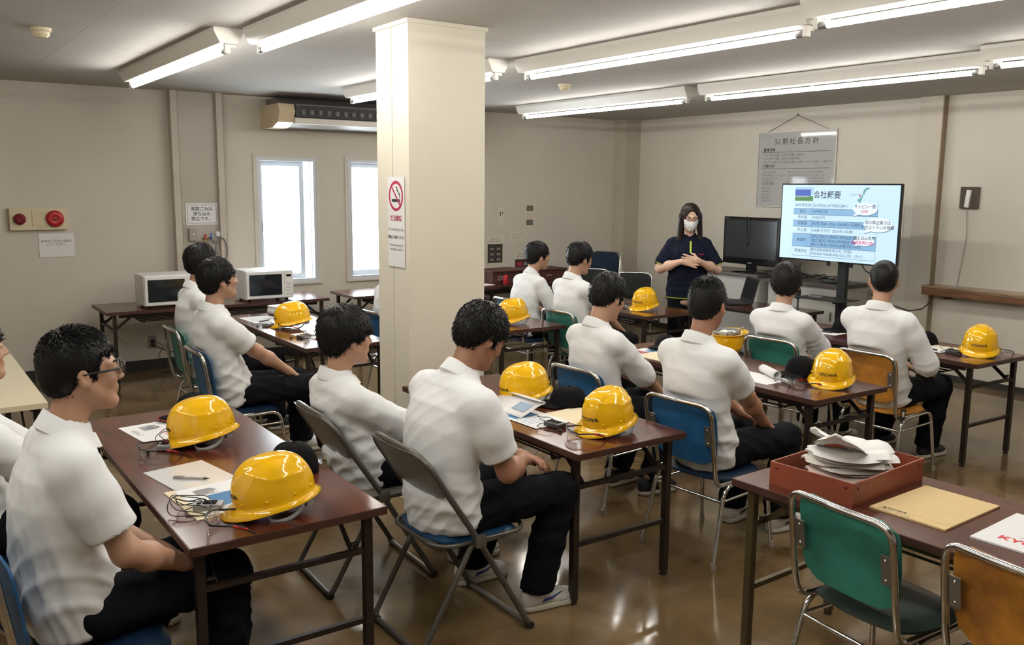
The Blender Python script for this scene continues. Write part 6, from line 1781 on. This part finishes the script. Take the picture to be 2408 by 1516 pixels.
for i, t in enumerate(['1. モノ作りを通して社会の発展に貢献する', '2. モノ作りを通して自己の成長を図る', '3. モノ作りを通して得た利益は従業員への還元と会社への投資として運用する']): pt(t, -0.44, 0.155-i*0.038, 0.030 if i < 2 else 0.026)
for i in range(4):
    small_print((8, 13, 9, 7)[i], 0.024, GREYINK, o, MP @ Matrix.Translation((-0.44, -0.03-i*0.034, 0.0105)), align='LEFT', seed=10+i)
    small_print((19, 20, 20, 20)[i], 0.024, GREYINK, o, MP @ Matrix.Translation((-0.09, -0.03-i*0.034, 0.0105)), align='LEFT', seed=20+i)
for i in range(5): small_print(5, 0.026, GREYINK, o, MP @ Matrix.Translation((-0.44, -0.205-i*0.036, 0.0105)), align='LEFT', seed=30+i)
small_print(8, 0.028, GREYINK, o, MP @ Matrix.Translation((-0.05, -0.18, 0.0105)), align='LEFT', seed=40)
o, M = paper_sign('wall_notice', 'faint notice sheet on the front wall right of the lit screen', 'notice', (X1-0.003, 5.12, 1.50), (0, -1, 0), UZ, 0.20, 0.30, mat('faded_paper', (0.66, 0.63, 0.55), 0.7))
small_print(4, 0.03, mat('faded_ink', (0.45, 0.42, 0.36), 0.8), o, at(M, 0, 0.08))
# goods on the far wall table
o = thing('brown_box', 'dark brown carton with white lettering on the far wall table', 'box', (5.90, 8.62, 0.70), D(3))
DBR = mat('dark_brown_card', (0.070, 0.022, 0.018), 0.6)
MB().box((0, 0, 0.065), (0.50, 0.34, 0.13)).build('carton', DBR, o)
MB().box((0, -0.005, 0.138), (0.53, 0.37, 0.018), bev=0.003).build('lid', DBR, o)
lettering('⌂Sto', 0.07, mat('white_ink', (0.7, 0.7, 0.68), 0.7), o, face_matrix((-0.10, -0.1715, 0.06), (1, 0, 0), (0, 0, 1)))
o = thing('brown_box', 'dark brown carton at the right of the far wall table', 'box', (6.50, 8.64, 0.70), D(-2))
MB().box((0, 0, 0.06), (0.52, 0.34, 0.12)).build('carton', DBR, o); MB().box((0, -0.005, 0.127), (0.55, 0.36, 0.016), bev=0.003).build('lid', DBR, o)
MB().box((0, -0.172, 0.06), (0.08, 0.004, 0.012)).build('pull_tab', SILVER, o)
o = thing('red_canister', 'small red canister before the brown carton', 'can', (5.80, 8.38, 0.70))
MB().lathe([(0.03, 0), (0.032, 0.01), (0.032, 0.085), (0.026, 0.10), (0.012, 0.105)], 18).build('body', REDPL, o, True); autosmooth(o.children[-1], 40)
MB().lathe([(0.014, 0.105), (0.014, 0.125), (0.0, 0.126)], 14).build('lid', BLACK, o, True)
o = sheet('document', 'white papers on the far wall table beside the pillar', 5.50, 8.46, D(10), 0.21, 0.28, PAPER, 0.004)
o = thing('cloth_bag', 'dark folded cloth bag on the table left of the presenter', 'bag', (5.72, 7.12, 0.70), D(20))
q = MB().box((0, 0, 0.05), (0.22, 0.34, 0.10), bev=0.035).build('body', CAPBLK, o, True)
MB().tube([(-0.03, -0.12, 0.09), (-0.05, -0.05, 0.15), (-0.05, 0.05, 0.15), (-0.03, 0.12, 0.09)], 0.008, 6).build('handle', CAPBLK, o, True)
bpy.data.scenes.remove(_TS)
